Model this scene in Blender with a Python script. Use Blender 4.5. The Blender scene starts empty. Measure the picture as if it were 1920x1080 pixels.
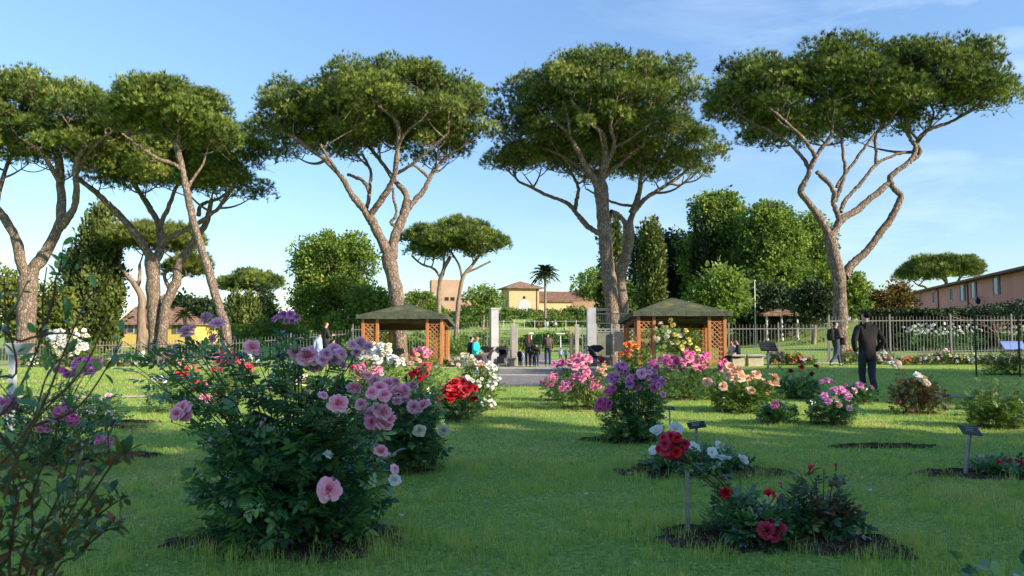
import bpy, math, random
import numpy as np
from mathutils import Vector, Matrix
sc = bpy.context.scene
COL = sc.collection
rng = np.random.default_rng(7)
R = random.Random(5)
rad = math.radians

# ---------------------------------------------------------------- camera
F = 1400.0                       # focal length in px of a 1920 px wide frame
CAMZ = 1.4
PITCH = math.atan((619 - 540) / F)
cam_d = bpy.data.cameras.new('camera'); cam = bpy.data.objects.new('camera', cam_d); COL.objects.link(cam)
cam.location = (0, 0, CAMZ); cam.rotation_euler = (math.pi / 2 + PITCH, 0, 0)
cam_d.sensor_width = 36; cam_d.lens = 36 * F / 1920
cam_d.clip_start = 0.05; cam_d.clip_end = 6000
cam_d.dof.use_dof = True; cam_d.dof.focus_distance = 8.5; cam_d.dof.aperture_fstop = 7.0
sc.camera = cam

# ---------------------------------------------------------------- sun and sky
SUN_EL = rad(24); SX, SY = 0.88, -0.475          # direction towards the sun
sv = Vector((SX, SY, 0)).normalized() * math.cos(SUN_EL); sv.z = math.sin(SUN_EL)
sd = bpy.data.lights.new('sun', 'SUN'); sd.energy = 5.0; sd.angle = rad(0.5); sd.color = (1.0, 0.86, 0.66)
so = bpy.data.objects.new('sun', sd); COL.objects.link(so); so.rotation_euler = sv.to_track_quat('Z', 'Y').to_euler()
so.location = (30, -20, 30)
w = bpy.data.worlds.new('World'); sc.world = w; w.use_nodes = True
nt = w.node_tree; nt.nodes.clear()
sky = nt.nodes.new('ShaderNodeTexSky'); sky.sky_type = 'NISHITA'; sky.sun_disc = False
sky.sun_elevation = SUN_EL; sky.sun_rotation = math.atan2(SX, SY)
sky.altitude = 50; sky.air_density = 1.0; sky.dust_density = 0.15; sky.ozone_density = 2.0
tc = nt.nodes.new('ShaderNodeTexCoord')
mp = nt.nodes.new('ShaderNodeMapping'); mp.inputs['Scale'].default_value = (1.6, 1.0, 5.5); mp.inputs['Rotation'].default_value = (0, rad(-22), 0)
n1 = nt.nodes.new('ShaderNodeTexNoise'); n1.inputs['Scale'].default_value = 2.2; n1.inputs['Detail'].default_value = 7; n1.inputs['Roughness'].default_value = 0.6; n1.inputs['Distortion'].default_value = 0.6
cr = nt.nodes.new('ShaderNodeMapRange'); cr.inputs['From Min'].default_value = 0.47; cr.inputs['From Max'].default_value = 0.80; cr.inputs['To Max'].default_value = 0.42
sx = nt.nodes.new('ShaderNodeSeparateXYZ')
rx_ = nt.nodes.new('ShaderNodeMapRange'); rx_.inputs['From Min'].default_value = -0.05; rx_.inputs['From Max'].default_value = 0.5
mm = nt.nodes.new('ShaderNodeMath'); mm.operation = 'MULTIPLY'
mx = nt.nodes.new('ShaderNodeMix'); mx.data_type = 'RGBA'
mx.inputs[7].default_value = (5.6, 6.3, 7.0, 1)
bg = nt.nodes.new('ShaderNodeBackground'); bg.inputs['Strength'].default_value = 0.135
wo = nt.nodes.new('ShaderNodeOutputWorld')
L = nt.links.new
L(tc.outputs['Generated'], mp.inputs[0]); L(mp.outputs[0], n1.inputs['Vector']); L(n1.outputs[0], cr.inputs[0])
L(tc.outputs['Generated'], sx.inputs[0]); L(sx.outputs[0], rx_.inputs[0]); L(cr.outputs[0], mm.inputs[0]); L(rx_.outputs[0], mm.inputs[1])
tn = nt.nodes.new('ShaderNodeMix'); tn.data_type = 'RGBA'; tn.blend_type = 'MULTIPLY'; tn.inputs[0].default_value = 1; tn.inputs[7].default_value = (.86, .94, 1.02, 1)
zr = nt.nodes.new('ShaderNodeMapRange'); zr.inputs['From Min'].default_value = 0.0; zr.inputs['From Max'].default_value = 0.42; zr.inputs['To Min'].default_value = .70; zr.inputs['To Max'].default_value = 1.12
vm = nt.nodes.new('ShaderNodeVectorMath'); vm.operation = 'SCALE'
L(sx.outputs[2], zr.inputs[0]); L(sky.outputs[0], vm.inputs[0]); L(zr.outputs[0], vm.inputs['Scale']); L(vm.outputs[0], tn.inputs[6]); L(mm.outputs[0], mx.inputs[0]); L(tn.outputs[2], mx.inputs[6]); L(mx.outputs[2], bg.inputs[0]); L(bg.outputs[0], wo.inputs[0])
sc.view_settings.view_transform = 'Standard'; sc.view_settings.look = 'None'
sc.view_settings.exposure = 0.85; sc.view_settings.gamma = 1.0

# ---------------------------------------------------------------- projection helpers
ct, st = math.cos(PITCH), math.sin(PITCH)
def at(px, py, Y):
    a = (px - 960) / F; u = (540 - py) / F
    fy = ct - st * u; k = Y / fy
    return np.array([a * k, Y, CAMZ + (st + ct * u) * k])
def sstep(a, b, x):
    t = np.clip((x - a) / (b - a), 0, 1); return t * t * (3 - 2 * t)
def gz(x, y):
    """height of the terrain"""
    x = np.asarray(x, float); y = np.asarray(y, float)
    right = sstep(4.5, 9.5, x * 31 / np.maximum(y, 20))
    z = -0.5 * sstep(26, 40, y) * (1 - right)
    z = z + sstep(60, 140, y) * 2.0 * (1 - sstep(25, 60, abs(x))) + sstep(142, 162, y) * 3.1
    z = z + sstep(48, 66, y) * sstep(18, 34, x) * 2.2 * (1 - sstep(140, 170, y))
    return z
def ground(px, py):
    lo, hi = 2.5, 400.
    for _ in range(60):
        m = .5 * (lo + hi); p = at(px, py, m)
        if p[2] > gz(p[0], p[1]): lo = m
        else: hi = m
        if abs(hi - lo) < 1e-4: break
    return at(px, py, .5 * (lo + hi))

# ---------------------------------------------------------------- object helpers
def tag(o, label=None, cat=None, group=None, kind=None):
    if label: o['label'] = label
    if cat: o['category'] = cat
    if group: o['group'] = group
    if kind: o['kind'] = kind
    return o
def empty(name, loc, label, cat, group=None, rz=0):
    o = bpy.data.objects.new(name, None); COL.objects.link(o); o.location = [float(v) for v in loc]; o.rotation_euler = (0, 0, rz)
    o.empty_display_size = .2
    return tag(o, label, cat, group)
def link(name, me, parent=None, mat=None):
    o = bpy.data.objects.new(name, me); COL.objects.link(o)
    if parent: o.parent = parent
    if mat is not None and len(me.materials) == 0: me.materials.append(mat)
    return o
def bigmesh(name, V, T, mat=None, parent=None, tint=None, smooth=False, origin=None, matidx=None):
    """triangles only; V in world space, moved to the parent's frame when origin is given"""
    V = np.asarray(V, np.float32).reshape(-1, 3); T = np.asarray(T, np.int32).reshape(-1, 3)
    if origin is not None: V = V - np.asarray(origin, np.float32)
    me = bpy.data.meshes.new(name)
    me.vertices.add(len(V)); me.vertices.foreach_set('co', V.ravel())
    me.loops.add(len(T) * 3); me.loops.foreach_set('vertex_index', T.ravel())
    me.polygons.add(len(T)); me.polygons.foreach_set('loop_start', np.arange(len(T), dtype=np.int32) * 3)
    if smooth: me.polygons.foreach_set('use_smooth', np.ones(len(T), bool))
    if matidx is not None: me.polygons.foreach_set('material_index', np.asarray(matidx, np.int32))
    me.update(calc_edges=True)
    if tint is not None:
        a = me.attributes.new('tint', 'FLOAT', 'POINT'); a.data.foreach_set('value', np.asarray(tint, np.float32))
    for m in (mat if isinstance(mat, (list, tuple)) else [mat]):
        if m: me.materials.append(m)
    return link(name, me, parent)
class MB:
    def __init__(s): s.v = []; s.f = []
    def add(s, v, f):
        b = len(s.v); s.v += [tuple(map(float, p)) for p in v]; s.f += [tuple(i + b for i in q) for q in f]; return s
    def box(s, c, d, rz=0, tp=1.0):
        x, y, z = [k / 2 for k in d]; cz, sz = math.cos(rz), math.sin(rz); v = []
        for k, t in ((-z, 1), (z, tp)):
            for i, j in ((-x, -y), (x, -y), (x, y), (-x, y)):
                i *= t; j *= t
                v.append((c[0] + i * cz - j * sz, c[1] + i * sz + j * cz, c[2] + k))
        return s.add(v, [(3, 2, 1, 0), (4, 5, 6, 7), (0, 1, 5, 4), (1, 2, 6, 5), (2, 3, 7, 6), (3, 0, 4, 7)])
    def bar(s, a, b, wd, th=None, up=(0, 0, 1)):
        th = th or wd
        a = Vector(a); b = Vector(b); d = (b - a).normalized(); u = Vector(up)
        if abs(d.dot(u)) > .98: u = Vector((1, 0, 0))
        x = d.cross(u).normalized() * wd / 2; y = x.cross(d).normalized() * th / 2
        v = [a - x - y, a + x - y, a + x + y, a - x + y, b - x - y, b + x - y, b + x + y, b - x + y]
        return s.add(v, [(3, 2, 1, 0), (4, 5, 6, 7), (0, 1, 5, 4), (1, 2, 6, 5), (2, 3, 7, 6), (3, 0, 4, 7)])
    def tube(s, P, r, k=8):
        V, T = tube(P, r, k); return s.add(V, T)
    def lathe(s, c, prof, k=14):
        v = []; f = []
        for r, z in prof:
            for i in range(k):
                a = 2 * math.pi * i / k; v.append((c[0] + r * math.cos(a), c[1] + r * math.sin(a), c[2] + z))
        for j in range(len(prof) - 1):
            for i in range(k):
                f.append((j * k + i, j * k + (i + 1) % k, (j + 1) * k + (i + 1) % k, (j + 1) * k + i))
        return s.add(v, f)
    def prism(s, poly, y0, y1, axis='y'):
        n = len(poly); v = []
        for yy in (y0, y1):
            for a, b in poly: v.append((a, yy, b) if axis == 'y' else ((yy, a, b) if axis == 'x' else (a, b, yy)))
        return s.add(v, [tuple(range(n))[::-1], tuple(range(n, 2 * n))] + [(i, (i + 1) % n, n + (i + 1) % n, n + i) for i in range(n)])
    def build(s, name, mat, parent=None, smooth=False, bevel=0):
        me = bpy.data.meshes.new(name); me.from_pydata(s.v, [], s.f); me.update()
        if smooth: me.polygons.foreach_set('use_smooth', [True] * len(me.polygons))
        me.materials.append(mat); o = link(name, me, parent)
        if bevel:
            b = o.modifiers.new('bevel', 'BEVEL'); b.width = bevel; b.segments = 2; b.limit_method = 'ANGLE'
        return o
def tube(P, r, k=8):
    P = np.asarray(P, float); n = len(P); r = np.broadcast_to(np.asarray(r, float), (n,))
    d = np.gradient(P, axis=0); d /= np.linalg.norm(d, axis=1)[:, None] + 1e-9
    up = np.array([.13, 1., .07]) if abs(d[:, 2]).mean() > .6 else np.array([.05, .1, 1.])
    x = np.cross(d, up); x /= np.linalg.norm(x, axis=1)[:, None] + 1e-9
    y = np.cross(d, x); a = np.arange(k) * 2 * math.pi / k
    V = P[:, None] + r[:, None, None] * (np.cos(a)[None, :, None] * x[:, None] + np.sin(a)[None, :, None] * y[:, None])
    i = np.arange(n - 1)[:, None] * k; j = np.arange(k)[None]; j2 = (j + 1) % k
    T = np.stack([np.stack([i + j, i + j2, i + k + j2], -1), np.stack([i + j, i + k + j2, i + k + j], -1)], 2).reshape(-1, 3)
    return V.reshape(-1, 3), T
def smooth_path(P, n=5):
    P = np.asarray(P, float)
    if len(P) < 3: n = max(n, 2)
    Q = np.vstack([2 * P[0] - P[1], P, 2 * P[-1] - P[-2]]); out = []
    for i in range(1, len(Q) - 2):
        for t in np.arange(n) / n:
            out.append(.5 * ((2 * Q[i]) + (-Q[i - 1] + Q[i + 1]) * t + (2 * Q[i - 1] - 5 * Q[i] + 4 * Q[i + 1] - Q[i + 2]) * t * t + (-Q[i - 1] + 3 * Q[i] - 3 * Q[i + 1] + Q[i + 2]) * t ** 3))
    out.append(P[-1]); return np.array(out)
class Soup:
    def __init__(s): s.V = []; s.T = []; s.c = []; s.m = []; s.n = 0
    def add(s, V, T, tint=0.5, m=0):
        V = np.asarray(V).reshape(-1, 3); T = np.asarray(T).reshape(-1, 3)
        s.V.append(V); s.T.append(T + s.n); s.n += len(V)
        s.c.append(np.broadcast_to(np.asarray(tint, float), (len(V),)).copy()); s.m.append(np.full(len(T), m)); return s
    def build(s, name, mat, parent=None, smooth=False, origin=None):
        return bigmesh(name, np.vstack(s.V), np.vstack(s.T), mat, parent, np.concatenate(s.c), smooth, origin, np.concatenate(s.m))
def frames(d, up=None):
    d = d / (np.linalg.norm(d, axis=1)[:, None] + 1e-9)
    if up is None: up = rng.normal(size=d.shape)
    x = np.cross(d, up); x /= np.linalg.norm(x, axis=1)[:, None] + 1e-9
    z = np.cross(x, d)
    return np.stack([x, d, z], -1)
def scatter(tv, tt, O, Rm, S):
    """copies of a small triangle template at origins O with frames Rm and scale S"""
    V = O[:, None] + np.einsum('nij,kj->nki', Rm, tv) * np.asarray(S).reshape(-1, 1, 1)
    T = tt[None] + (np.arange(len(O)) * len(tv))[:, None, None]
    return V.reshape(-1, 3), T.reshape(-1, 3)
def unit(n):
    v = rng.normal(size=(n, 3)); return v / np.linalg.norm(v, axis=1)[:, None]
def jit(n, s): return rng.normal(size=(n, 3)) * s

# ---------------------------------------------------------------- materials
MATS = {}
def nodes_mat(name):
    m = bpy.data.materials.new(name); m.use_nodes = True; t = m.node_tree; t.nodes.clear()
    o = t.nodes.new('ShaderNodeOutputMaterial'); return m, t, o
def nd(t, typ, **kw):
    n = t.nodes.new(typ)
    for k, v in kw.items():
        if hasattr(n, k): setattr(n, k, v)
        else: n.inputs[k.replace('_', ' ')].default_value = v
    return n
def leaf_mat(name, cols, trans=.25, rough=.55, spec=.35, hue=.0, nscale=0.0):
    if name in MATS: return MATS[name]
    m, t, o = nodes_mat(name)
    a = nd(t, 'ShaderNodeAttribute'); a.attribute_name = 'tint'
    cr = nd(t, 'ShaderNodeValToRGB'); e = cr.color_ramp.elements
    for i, c in enumerate(cols):
        p = i / (len(cols) - 1)
        if i == 0: k = e[0]; k.position = 0
        elif i == len(cols) - 1: k = e[-1]; k.position = 1
        else: k = e.new(p)
        k.color = (*c, 1)
    p = nd(t, 'ShaderNodeBsdfPrincipled'); p.inputs['Roughness'].default_value = rough; p.inputs['Specular IOR Level'].default_value = spec
    tr = nd(t, 'ShaderNodeBsdfTranslucent'); mi = nd(t, 'ShaderNodeMixShader'); mi.inputs[0].default_value = trans
    hs = nd(t, 'ShaderNodeHueSaturation'); hs.inputs['Saturation'].default_value = 1.1; hs.inputs['Value'].default_value = 1.5
    L = t.links.new
    L(a.outputs['Fac'], cr.inputs[0]); L(cr.outputs[0], p.inputs['Base Color']); L(cr.outputs[0], hs.inputs['Color']); L(hs.outputs[0], tr.inputs[0])
    L(p.outputs[0], mi.inputs[1]); L(tr.outputs[0], mi.inputs[2]); L(mi.outputs[0], o.inputs[0])
    MATS[name] = m; return m
def surf(name, c1, c2=None, scale=5., rough=.8, bump=0., spec=.3, detail=5, metal=0., stretch=(1, 1, 1), c3=None, lo=.35, hi=.65, tex='noise', bscale=None, coord='Object'):
    if name in MATS: return MATS[name]
    m, t, o = nodes_mat(name); L = t.links.new
    c2 = c2 or c1
    tc = nd(t, 'ShaderNodeTexCoord'); mp = nd(t, 'ShaderNodeMapping'); mp.inputs['Scale'].default_value = stretch
    L(tc.outputs[coord], mp.inputs[0])
    n = nd(t, 'ShaderNodeTexNoise'); n.inputs['Scale'].default_value = scale; n.inputs['Detail'].default_value = detail; n.inputs['Roughness'].default_value = .62
    L(mp.outputs[0], n.inputs['Vector'])
    cr = nd(t, 'ShaderNodeValToRGB'); e = cr.color_ramp.elements
    e[0].position = lo; e[0].color = (*c1, 1); e[1].position = hi; e[1].color = (*c2, 1)
    if c3: k = e.new((lo + hi) / 2); k.color = (*c3, 1)
    L(n.outputs[0], cr.inputs[0])
    p = nd(t, 'ShaderNodeBsdfPrincipled'); p.inputs['Roughness'].default_value = rough; p.inputs['Specular IOR Level'].default_value = spec; p.inputs['Metallic'].default_value = metal
    L(cr.outputs[0], p.inputs['Base Color'])
    if bump:
        b = nd(t, 'ShaderNodeBump'); b.inputs['Strength'].default_value = min(1, bump); b.inputs['Distance'].default_value = .03
        if tex == 'voronoi':
            v = nd(t, 'ShaderNodeTexVoronoi'); v.inputs['Scale'].default_value = bscale or scale; v.feature = 'F1'; L(mp.outputs[0], v.inputs['Vector']); L(v.outputs[0], b.inputs['Height'])
        else:
            n2 = nd(t, 'ShaderNodeTexNoise'); n2.inputs['Scale'].default_value = bscale or scale * 4; n2.inputs['Detail'].default_value = 6; L(mp.outputs[0], n2.inputs['Vector']); L(n2.outputs[0], b.inputs['Height'])
        L(b.outputs[0], p.inputs['Normal'])
    L(p.outputs[0], o.inputs[0]); MATS[name] = m; return m
def tile_mat(name, c1, c2, sx_, sz_, mortar=(0.05, .04, .03), bump=.6, rot=0):
    """rows of roof tiles / bricks running with the object's own axes"""
    m, t, o = nodes_mat(name); L = t.links.new
    tc = nd(t, 'ShaderNodeTexCoord'); mp = nd(t, 'ShaderNodeMapping'); mp.inputs['Rotation'].default_value = (0, 0, rot)
    L(tc.outputs['Object'], mp.inputs[0])
    wv = nd(t, 'ShaderNodeTexWave'); wv.inputs['Scale'].default_value = sx_; wv.inputs['Distortion'].default_value = .6; wv.bands_direction = 'X'
    n = nd(t, 'ShaderNodeTexNoise'); n.inputs['Scale'].default_value = sz_; n.inputs['Detail'].default_value = 4
    L(mp.outputs[0], wv.inputs['Vector']); L(mp.outputs[0], n.inputs['Vector'])
    cr = nd(t, 'ShaderNodeValToRGB'); cr.color_ramp.elements[0].color = (*c1, 1); cr.color_ramp.elements[1].color = (*c2, 1); cr.color_ramp.elements[0].position = .35; cr.color_ramp.elements[1].position = .65
    L(n.outputs[0], cr.inputs[0])
    p = nd(t, 'ShaderNodeBsdfPrincipled'); p.inputs['Roughness'].default_value = .9
    b = nd(t, 'ShaderNodeBump'); b.inputs['Strength'].default_value = bump; b.inputs['Distance'].default_value = .05
    L(wv.outputs['Fac'], b.inputs['Height']); L(b.outputs[0], p.inputs['Normal']); L(cr.outputs[0], p.inputs['Base Color']); L(p.outputs[0], o.inputs[0])
    return m
def bark_mat():
    m, t, o = nodes_mat('bark'); L = t.links.new
    tc = nd(t, 'ShaderNodeTexCoord'); mp = nd(t, 'ShaderNodeMapping'); mp.inputs['Scale'].default_value = (1, 1, .42); L(tc.outputs['Object'], mp.inputs[0])
    n0 = nd(t, 'ShaderNodeTexNoise'); n0.inputs['Scale'].default_value = 3; n0.inputs['Detail'].default_value = 4; L(mp.outputs[0], n0.inputs['Vector'])
    mxv = nd(t, 'ShaderNodeMix'); mxv.data_type = 'RGBA'; mxv.inputs[0].default_value = .12; L(mp.outputs[0], mxv.inputs[6]); L(n0.outputs[1], mxv.inputs[7])
    v = nd(t, 'ShaderNodeTexVoronoi'); v.feature = 'DISTANCE_TO_EDGE'; v.inputs['Scale'].default_value = 13; L(mxv.outputs[2], v.inputs['Vector'])
    vc = nd(t, 'ShaderNodeTexVoronoi'); vc.inputs['Scale'].default_value = 13; L(mxv.outputs[2], vc.inputs['Vector'])
    r1 = nd(t, 'ShaderNodeMapRange'); r1.inputs['From Max'].default_value = .16; L(v.outputs['Distance'], r1.inputs[0])
    c1 = nd(t, 'ShaderNodeValToRGB'); e = c1.color_ramp.elements; e[0].color = (.15, .115, .095, 1); e[1].color = (.37, .29, .235, 1); e[0].position = .2; e[1].position = .8; k = e.new(.5); k.color = (.27, .20, .155, 1)
    ad = nd(t, 'ShaderNodeMath'); ad.operation = 'MULTIPLY_ADD'; ad.inputs[1].default_value = .5; sp = nd(t, 'ShaderNodeSeparateColor'); L(vc.outputs['Color'], sp.inputs[0]); L(sp.outputs[0], ad.inputs[0])
    hf = nd(t, 'ShaderNodeMath'); hf.operation = 'MULTIPLY'; hf.inputs[1].default_value = .55; L(n0.outputs[0], hf.inputs[0]); L(hf.outputs[0], ad.inputs[2]); L(ad.outputs[0], c1.inputs[0])
    mx = nd(t, 'ShaderNodeMix'); mx.data_type = 'RGBA'; mx.inputs[6].default_value = (.12, .09, .072, 1); L(r1.outputs[0], mx.inputs[0]); L(c1.outputs[0], mx.inputs[7])
    p = nd(t, 'ShaderNodeBsdfPrincipled'); p.inputs['Roughness'].default_value = .95; p.inputs['Specular IOR Level'].default_value = .1; b = nd(t, 'ShaderNodeBump'); b.inputs['Strength'].default_value = .9; b.inputs['Distance'].default_value = .03
    L(r1.outputs[0], b.inputs['Height']); L(b.outputs[0], p.inputs['Normal']); L(mx.outputs[2], p.inputs['Base Color']); L(p.outputs[0], o.inputs[0]); return m
bark = bark_mat()
bark_far = surf('bark_pale', (.16, .12, .09), (.34, .26, .20), 3, .95, .5, .1, stretch=(1, 1, .4))
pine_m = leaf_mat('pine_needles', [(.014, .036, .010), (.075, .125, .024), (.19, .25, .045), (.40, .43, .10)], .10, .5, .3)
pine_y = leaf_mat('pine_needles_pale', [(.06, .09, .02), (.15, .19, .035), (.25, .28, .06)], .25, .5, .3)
broad_m = leaf_mat('broad_leaves', [(.025, .06, .015), (.10, .18, .03), (.21, .29, .05), (.34, .41, .09)], .34)
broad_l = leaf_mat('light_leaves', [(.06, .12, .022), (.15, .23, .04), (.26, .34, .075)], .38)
cyp_m = leaf_mat('cypress_leaves', [(.025, .045, .012), (.09, .125, .026), (.18, .21, .05)], .18)
dark_m = leaf_mat('dark_hedge_leaves', [(.01, .022, .007), (.025, .05, .014), (.04, .07, .02)], .15)
brown_m = leaf_mat('russet_leaves', [(.05, .04, .01), (.13, .09, .02), (.18, .13, .03)], .25)
hill_m = leaf_mat('hillside_leaves', [(.03, .07, .015), (.11, .18, .03), (.24, .29, .06)], .3)
rose_leaf = leaf_mat('rose_leaves', [(.03, .09, .045), (.07, .18, .07), (.13, .26, .075), (.26, .40, .09)], .28, .27, .9)
rose_leaf_l = leaf_mat('rose_leaves_light', [(.04, .09, .022), (.10, .18, .035), (.16, .25, .045), (.23, .30, .06)], .28, .45, .4)
rose_leaf_red = leaf_mat('young_red_leaves', [(.03, .05, .015), (.06, .07, .02), (.12, .045, .02), (.16, .04, .025)], .25, .4, .5)
rose_stem = surf('rose_stem', (.035, .06, .015), (.09, .05, .02), 12, .6)
woody = surf('woody_stem', (.06, .035, .018), (.12, .075, .04), 14, .8)

# ---------------------------------------------------------------- terrain and lawn
def ground_mat():
    m, t, o = nodes_mat('lawn'); L = t.links.new
    tc = nd(t, 'ShaderNodeTexCoord')
    n1 = nd(t, 'ShaderNodeTexNoise'); n1.inputs['Scale'].default_value = .45; n1.inputs['Detail'].default_value = 6; n1.inputs['Roughness'].default_value = .65
    n2 = nd(t, 'ShaderNodeTexNoise'); n2.inputs['Scale'].default_value = 22; n2.inputs['Detail'].default_value = 6
    L(tc.outputs['Object'], n1.inputs['Vector']); L(tc.outputs['Object'], n2.inputs['Vector'])
    c1 = nd(t, 'ShaderNodeValToRGB'); e = c1.color_ramp.elements
    e[0].position = .32; e[0].color = (.17, .31, .075, 1); e[1].position = .72; e[1].color = (.42, .38, .15, 1); k = e.new(.52); k.color = (.30, .42, .10, 1)
    c2 = nd(t, 'ShaderNodeValToRGB'); e = c2.color_ramp.elements; e[0].position = .3; e[0].color = (.45, .5, .4, 1); e[1].position = .7; e[1].color = (1.2, 1.2, 1.1, 1)
    mx = nd(t, 'ShaderNodeMix'); mx.data_type = 'RGBA'; mx.blend_type = 'MULTIPLY'; mx.inputs[0].default_value = 1
    L(n1.outputs[0], c1.inputs[0]); L(n2.outputs[0], c2.inputs[0]); L(c1.outputs[0], mx.inputs[6]); L(c2.outputs[0], mx.inputs[7])
    p = nd(t, 'ShaderNodeBsdfPrincipled'); p.inputs['Roughness'].default_value = .9; p.inputs['Specular IOR Level'].default_value = .15
    b = nd(t, 'ShaderNodeBump'); b.inputs['Strength'].default_value = .9; b.inputs['Distance'].default_value = .03
    L(n2.outputs[0], b.inputs['Height']); L(b.outputs[0], p.inputs['Normal']); L(mx.outputs[2], p.inputs['Base Color']); L(p.outputs[0], o.inputs[0]); return m
lawn_m = ground_mat()
xs = np.concatenate([-np.geomspace(2600, 42, 14), np.arange(-40, 40.1, 1.0), np.geomspace(42, 2600, 14)])
ys = np.concatenate([[-900, -300, -100, -40, -20], np.arange(-8, 60, 1.0), np.arange(60, 240, 4.), np.geomspace(240, 4500, 14)])
X, Yg = np.meshgrid(xs, ys, indexing='ij'); Z = gz(X, Yg)
nx, ny = X.shape; V = np.stack([X, Yg, Z], -1).reshape(-1, 3)
i, j = np.meshgrid(np.arange(nx - 1), np.arange(ny - 1), indexing='ij'); a = i * ny + j
T = np.concatenate([np.stack([a, a + ny, a + ny + 1], -1).reshape(-1, 3), np.stack([a, a + ny + 1, a + 1], -1).reshape(-1, 3)])
tag(bigmesh('ground', V, T, lawn_m, smooth=True), kind='structure')
def sheet(name, x0, x1, y0, y1, h, mat, nx=10, ny=10, wob=0.):
    xs = np.linspace(x0, x1, nx); ys = np.linspace(y0, y1, ny); X, Y = np.meshgrid(xs, ys, indexing='ij')
    Yw = Y + wob * np.sin(X * .9 + 1) * .5 + wob * .5 * np.sin(X * 2.3); Z = gz(X, Yw) + h
    # side skirts make the slab a real step
    V = np.stack([X, Yw, Z], -1).reshape(-1, 3); i, j = np.meshgrid(np.arange(nx - 1), np.arange(ny - 1), indexing='ij'); a = i * ny + j
    T = np.concatenate([np.stack([a, a + ny, a + ny + 1], -1).reshape(-1, 3), np.stack([a, a + ny + 1, a + 1], -1).reshape(-1, 3)])
    return tag(bigmesh(name, V, T, mat, smooth=True), kind='structure')
asph = surf('path_stone', (.15, .14, .135), (.27, .25, .235), 9, .9, .5)
pale = surf('pale_paving', (.34, .30, .24), (.46, .42, .34), 4, .9, .3)
sandp = surf('sandy_path', (.46, .36, .22), (.58, .47, .30), 3, .95, .4)
def slab(name, x0, x1, y0, y1, z0, z1, mat, bevel=.01):
    m = MB(); m.box(((x0 + x1) / 2, (y0 + y1) / 2, (z0 + z1) / 2), (x1 - x0, y1 - y0, z1 - z0)); return tag(m.build(name, mat, bevel=bevel), kind='structure')
slab('path_step', -.36, 3.2, 18.75, 22.75, -.2, .035, asph)
slab('path_kerb', -.37, 3.21, 18.6, 18.748, -.2, .05, surf('kerb_dark', (.07, .07, .07), (.12, .12, .12), 9))
slab('path_kerb', -.42, 3.2, 22.752, 22.95, -.2, .05, pale)
slab('path_step', -.46, 3.2, 22.952, 26.8, -.2, .02, asph)
slab('path_kerb', -.5, 3.3, 26.802, 27.15, -.3, .05, pale)
sheet('paving', -3.5, 6.5, 27.2, 47, .02, pale, 12, 24)
sheet('hill_path', -2.5, 2.6, 47, 62, .02, asph, 8, 12)
sheet('sandy_path', -13.5, -3.6, 15.5, 16.05, .012, sandp, 40, 3, .12)
sheet('sandy_path', 8.6, 16, 15.6, 16.2, .012, asph, 30, 3, .1)
# ---------------------------------------------------------------- leaf and flower templates
def leaflet(L_=1.0, W=.62, fold=.12, seg=4, curl=.12):
    """one oval pointed leaf along +Y folded on its midrib"""
    v = []; n = seg
    for i in range(n + 1):
        t = i / n; w = W / 2 * math.sin(math.pi * min(1, t * .96 + .04)) ** .75 * (1.12 - .35 * t); z = -curl * t * t
        v += [(0, t * L_, z), (w, t * L_, z + fold * w * 2), (-w, t * L_, z + fold * w * 2)]
    f = []
    for i in range(n):
        a = 3 * i; b = a + 3
        f += [(a, a + 1, b + 1), (a, b + 1, b), (a, b, b + 2), (a, b + 2, a + 2)]
    return np.array(v, float), np.array(f)
KITE = (np.array([(0, 0, 0), (.3, .5, .06), (0, 1, -.05), (-.3, .5, .06)], float), np.array([(0, 1, 2), (0, 2, 3)]))
def compound(seg=3):
    """rose leaf: five leaflets on a thin stalk, overall length about 1"""
    lv, lf = leaflet(seg=seg) if seg > 1 else (KITE[0] * (1.15, 1, 1), KITE[1]); V = []; Tt = []; n = 0
    for (y, ang, s, sd) in ((.62, 0, .46, 0), (.52, 62, .38, 1), (.52, -62, .38, -1), (.26, 70, .32, 1), (.26, -70, .32, -1)):
        c, s_ = math.cos(-rad(ang)), math.sin(-rad(ang)); P = lv * s
        Q = np.stack([P[:, 0] * c - P[:, 1] * s_, P[:, 0] * s_ + P[:, 1] * c, P[:, 2] - .06 * abs(sd)], -1) + (0, y, -.1 * y * y)
        V.append(Q); Tt.append(lf + n); n += len(Q)
    st = np.array([(-.012, 0, 0), (.012, 0, 0), (.012, .65, -.04), (-.012, .65, -.04)]); V.append(st); Tt.append(np.array([(0, 1, 2), (0, 2, 3)]) + n)
    return np.vstack(V), np.vstack(Tt)
C3 = compound(3); C1 = compound(1)
def needle_tuft(k=9):
    v = []; f = []
    r = np.random.default_rng(3)
    for i in range(k):
        a = 2 * math.pi * i / k + r.uniform(-.3, .3); e = r.uniform(.25, 1.15); d = np.array([math.cos(a) * math.sin(e), math.cos(e), math.sin(a) * math.sin(e)])
        s = np.cross(d, [.3, .2, 1]); s /= np.linalg.norm(s); s *= .055
        b = len(v); v += [tuple(-s), tuple(s), tuple(d * r.uniform(.8, 1.1))]; f.append((b, b + 1, b + 2))
    return np.array(v), np.array(f)
TUFT = needle_tuft(11)

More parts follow.
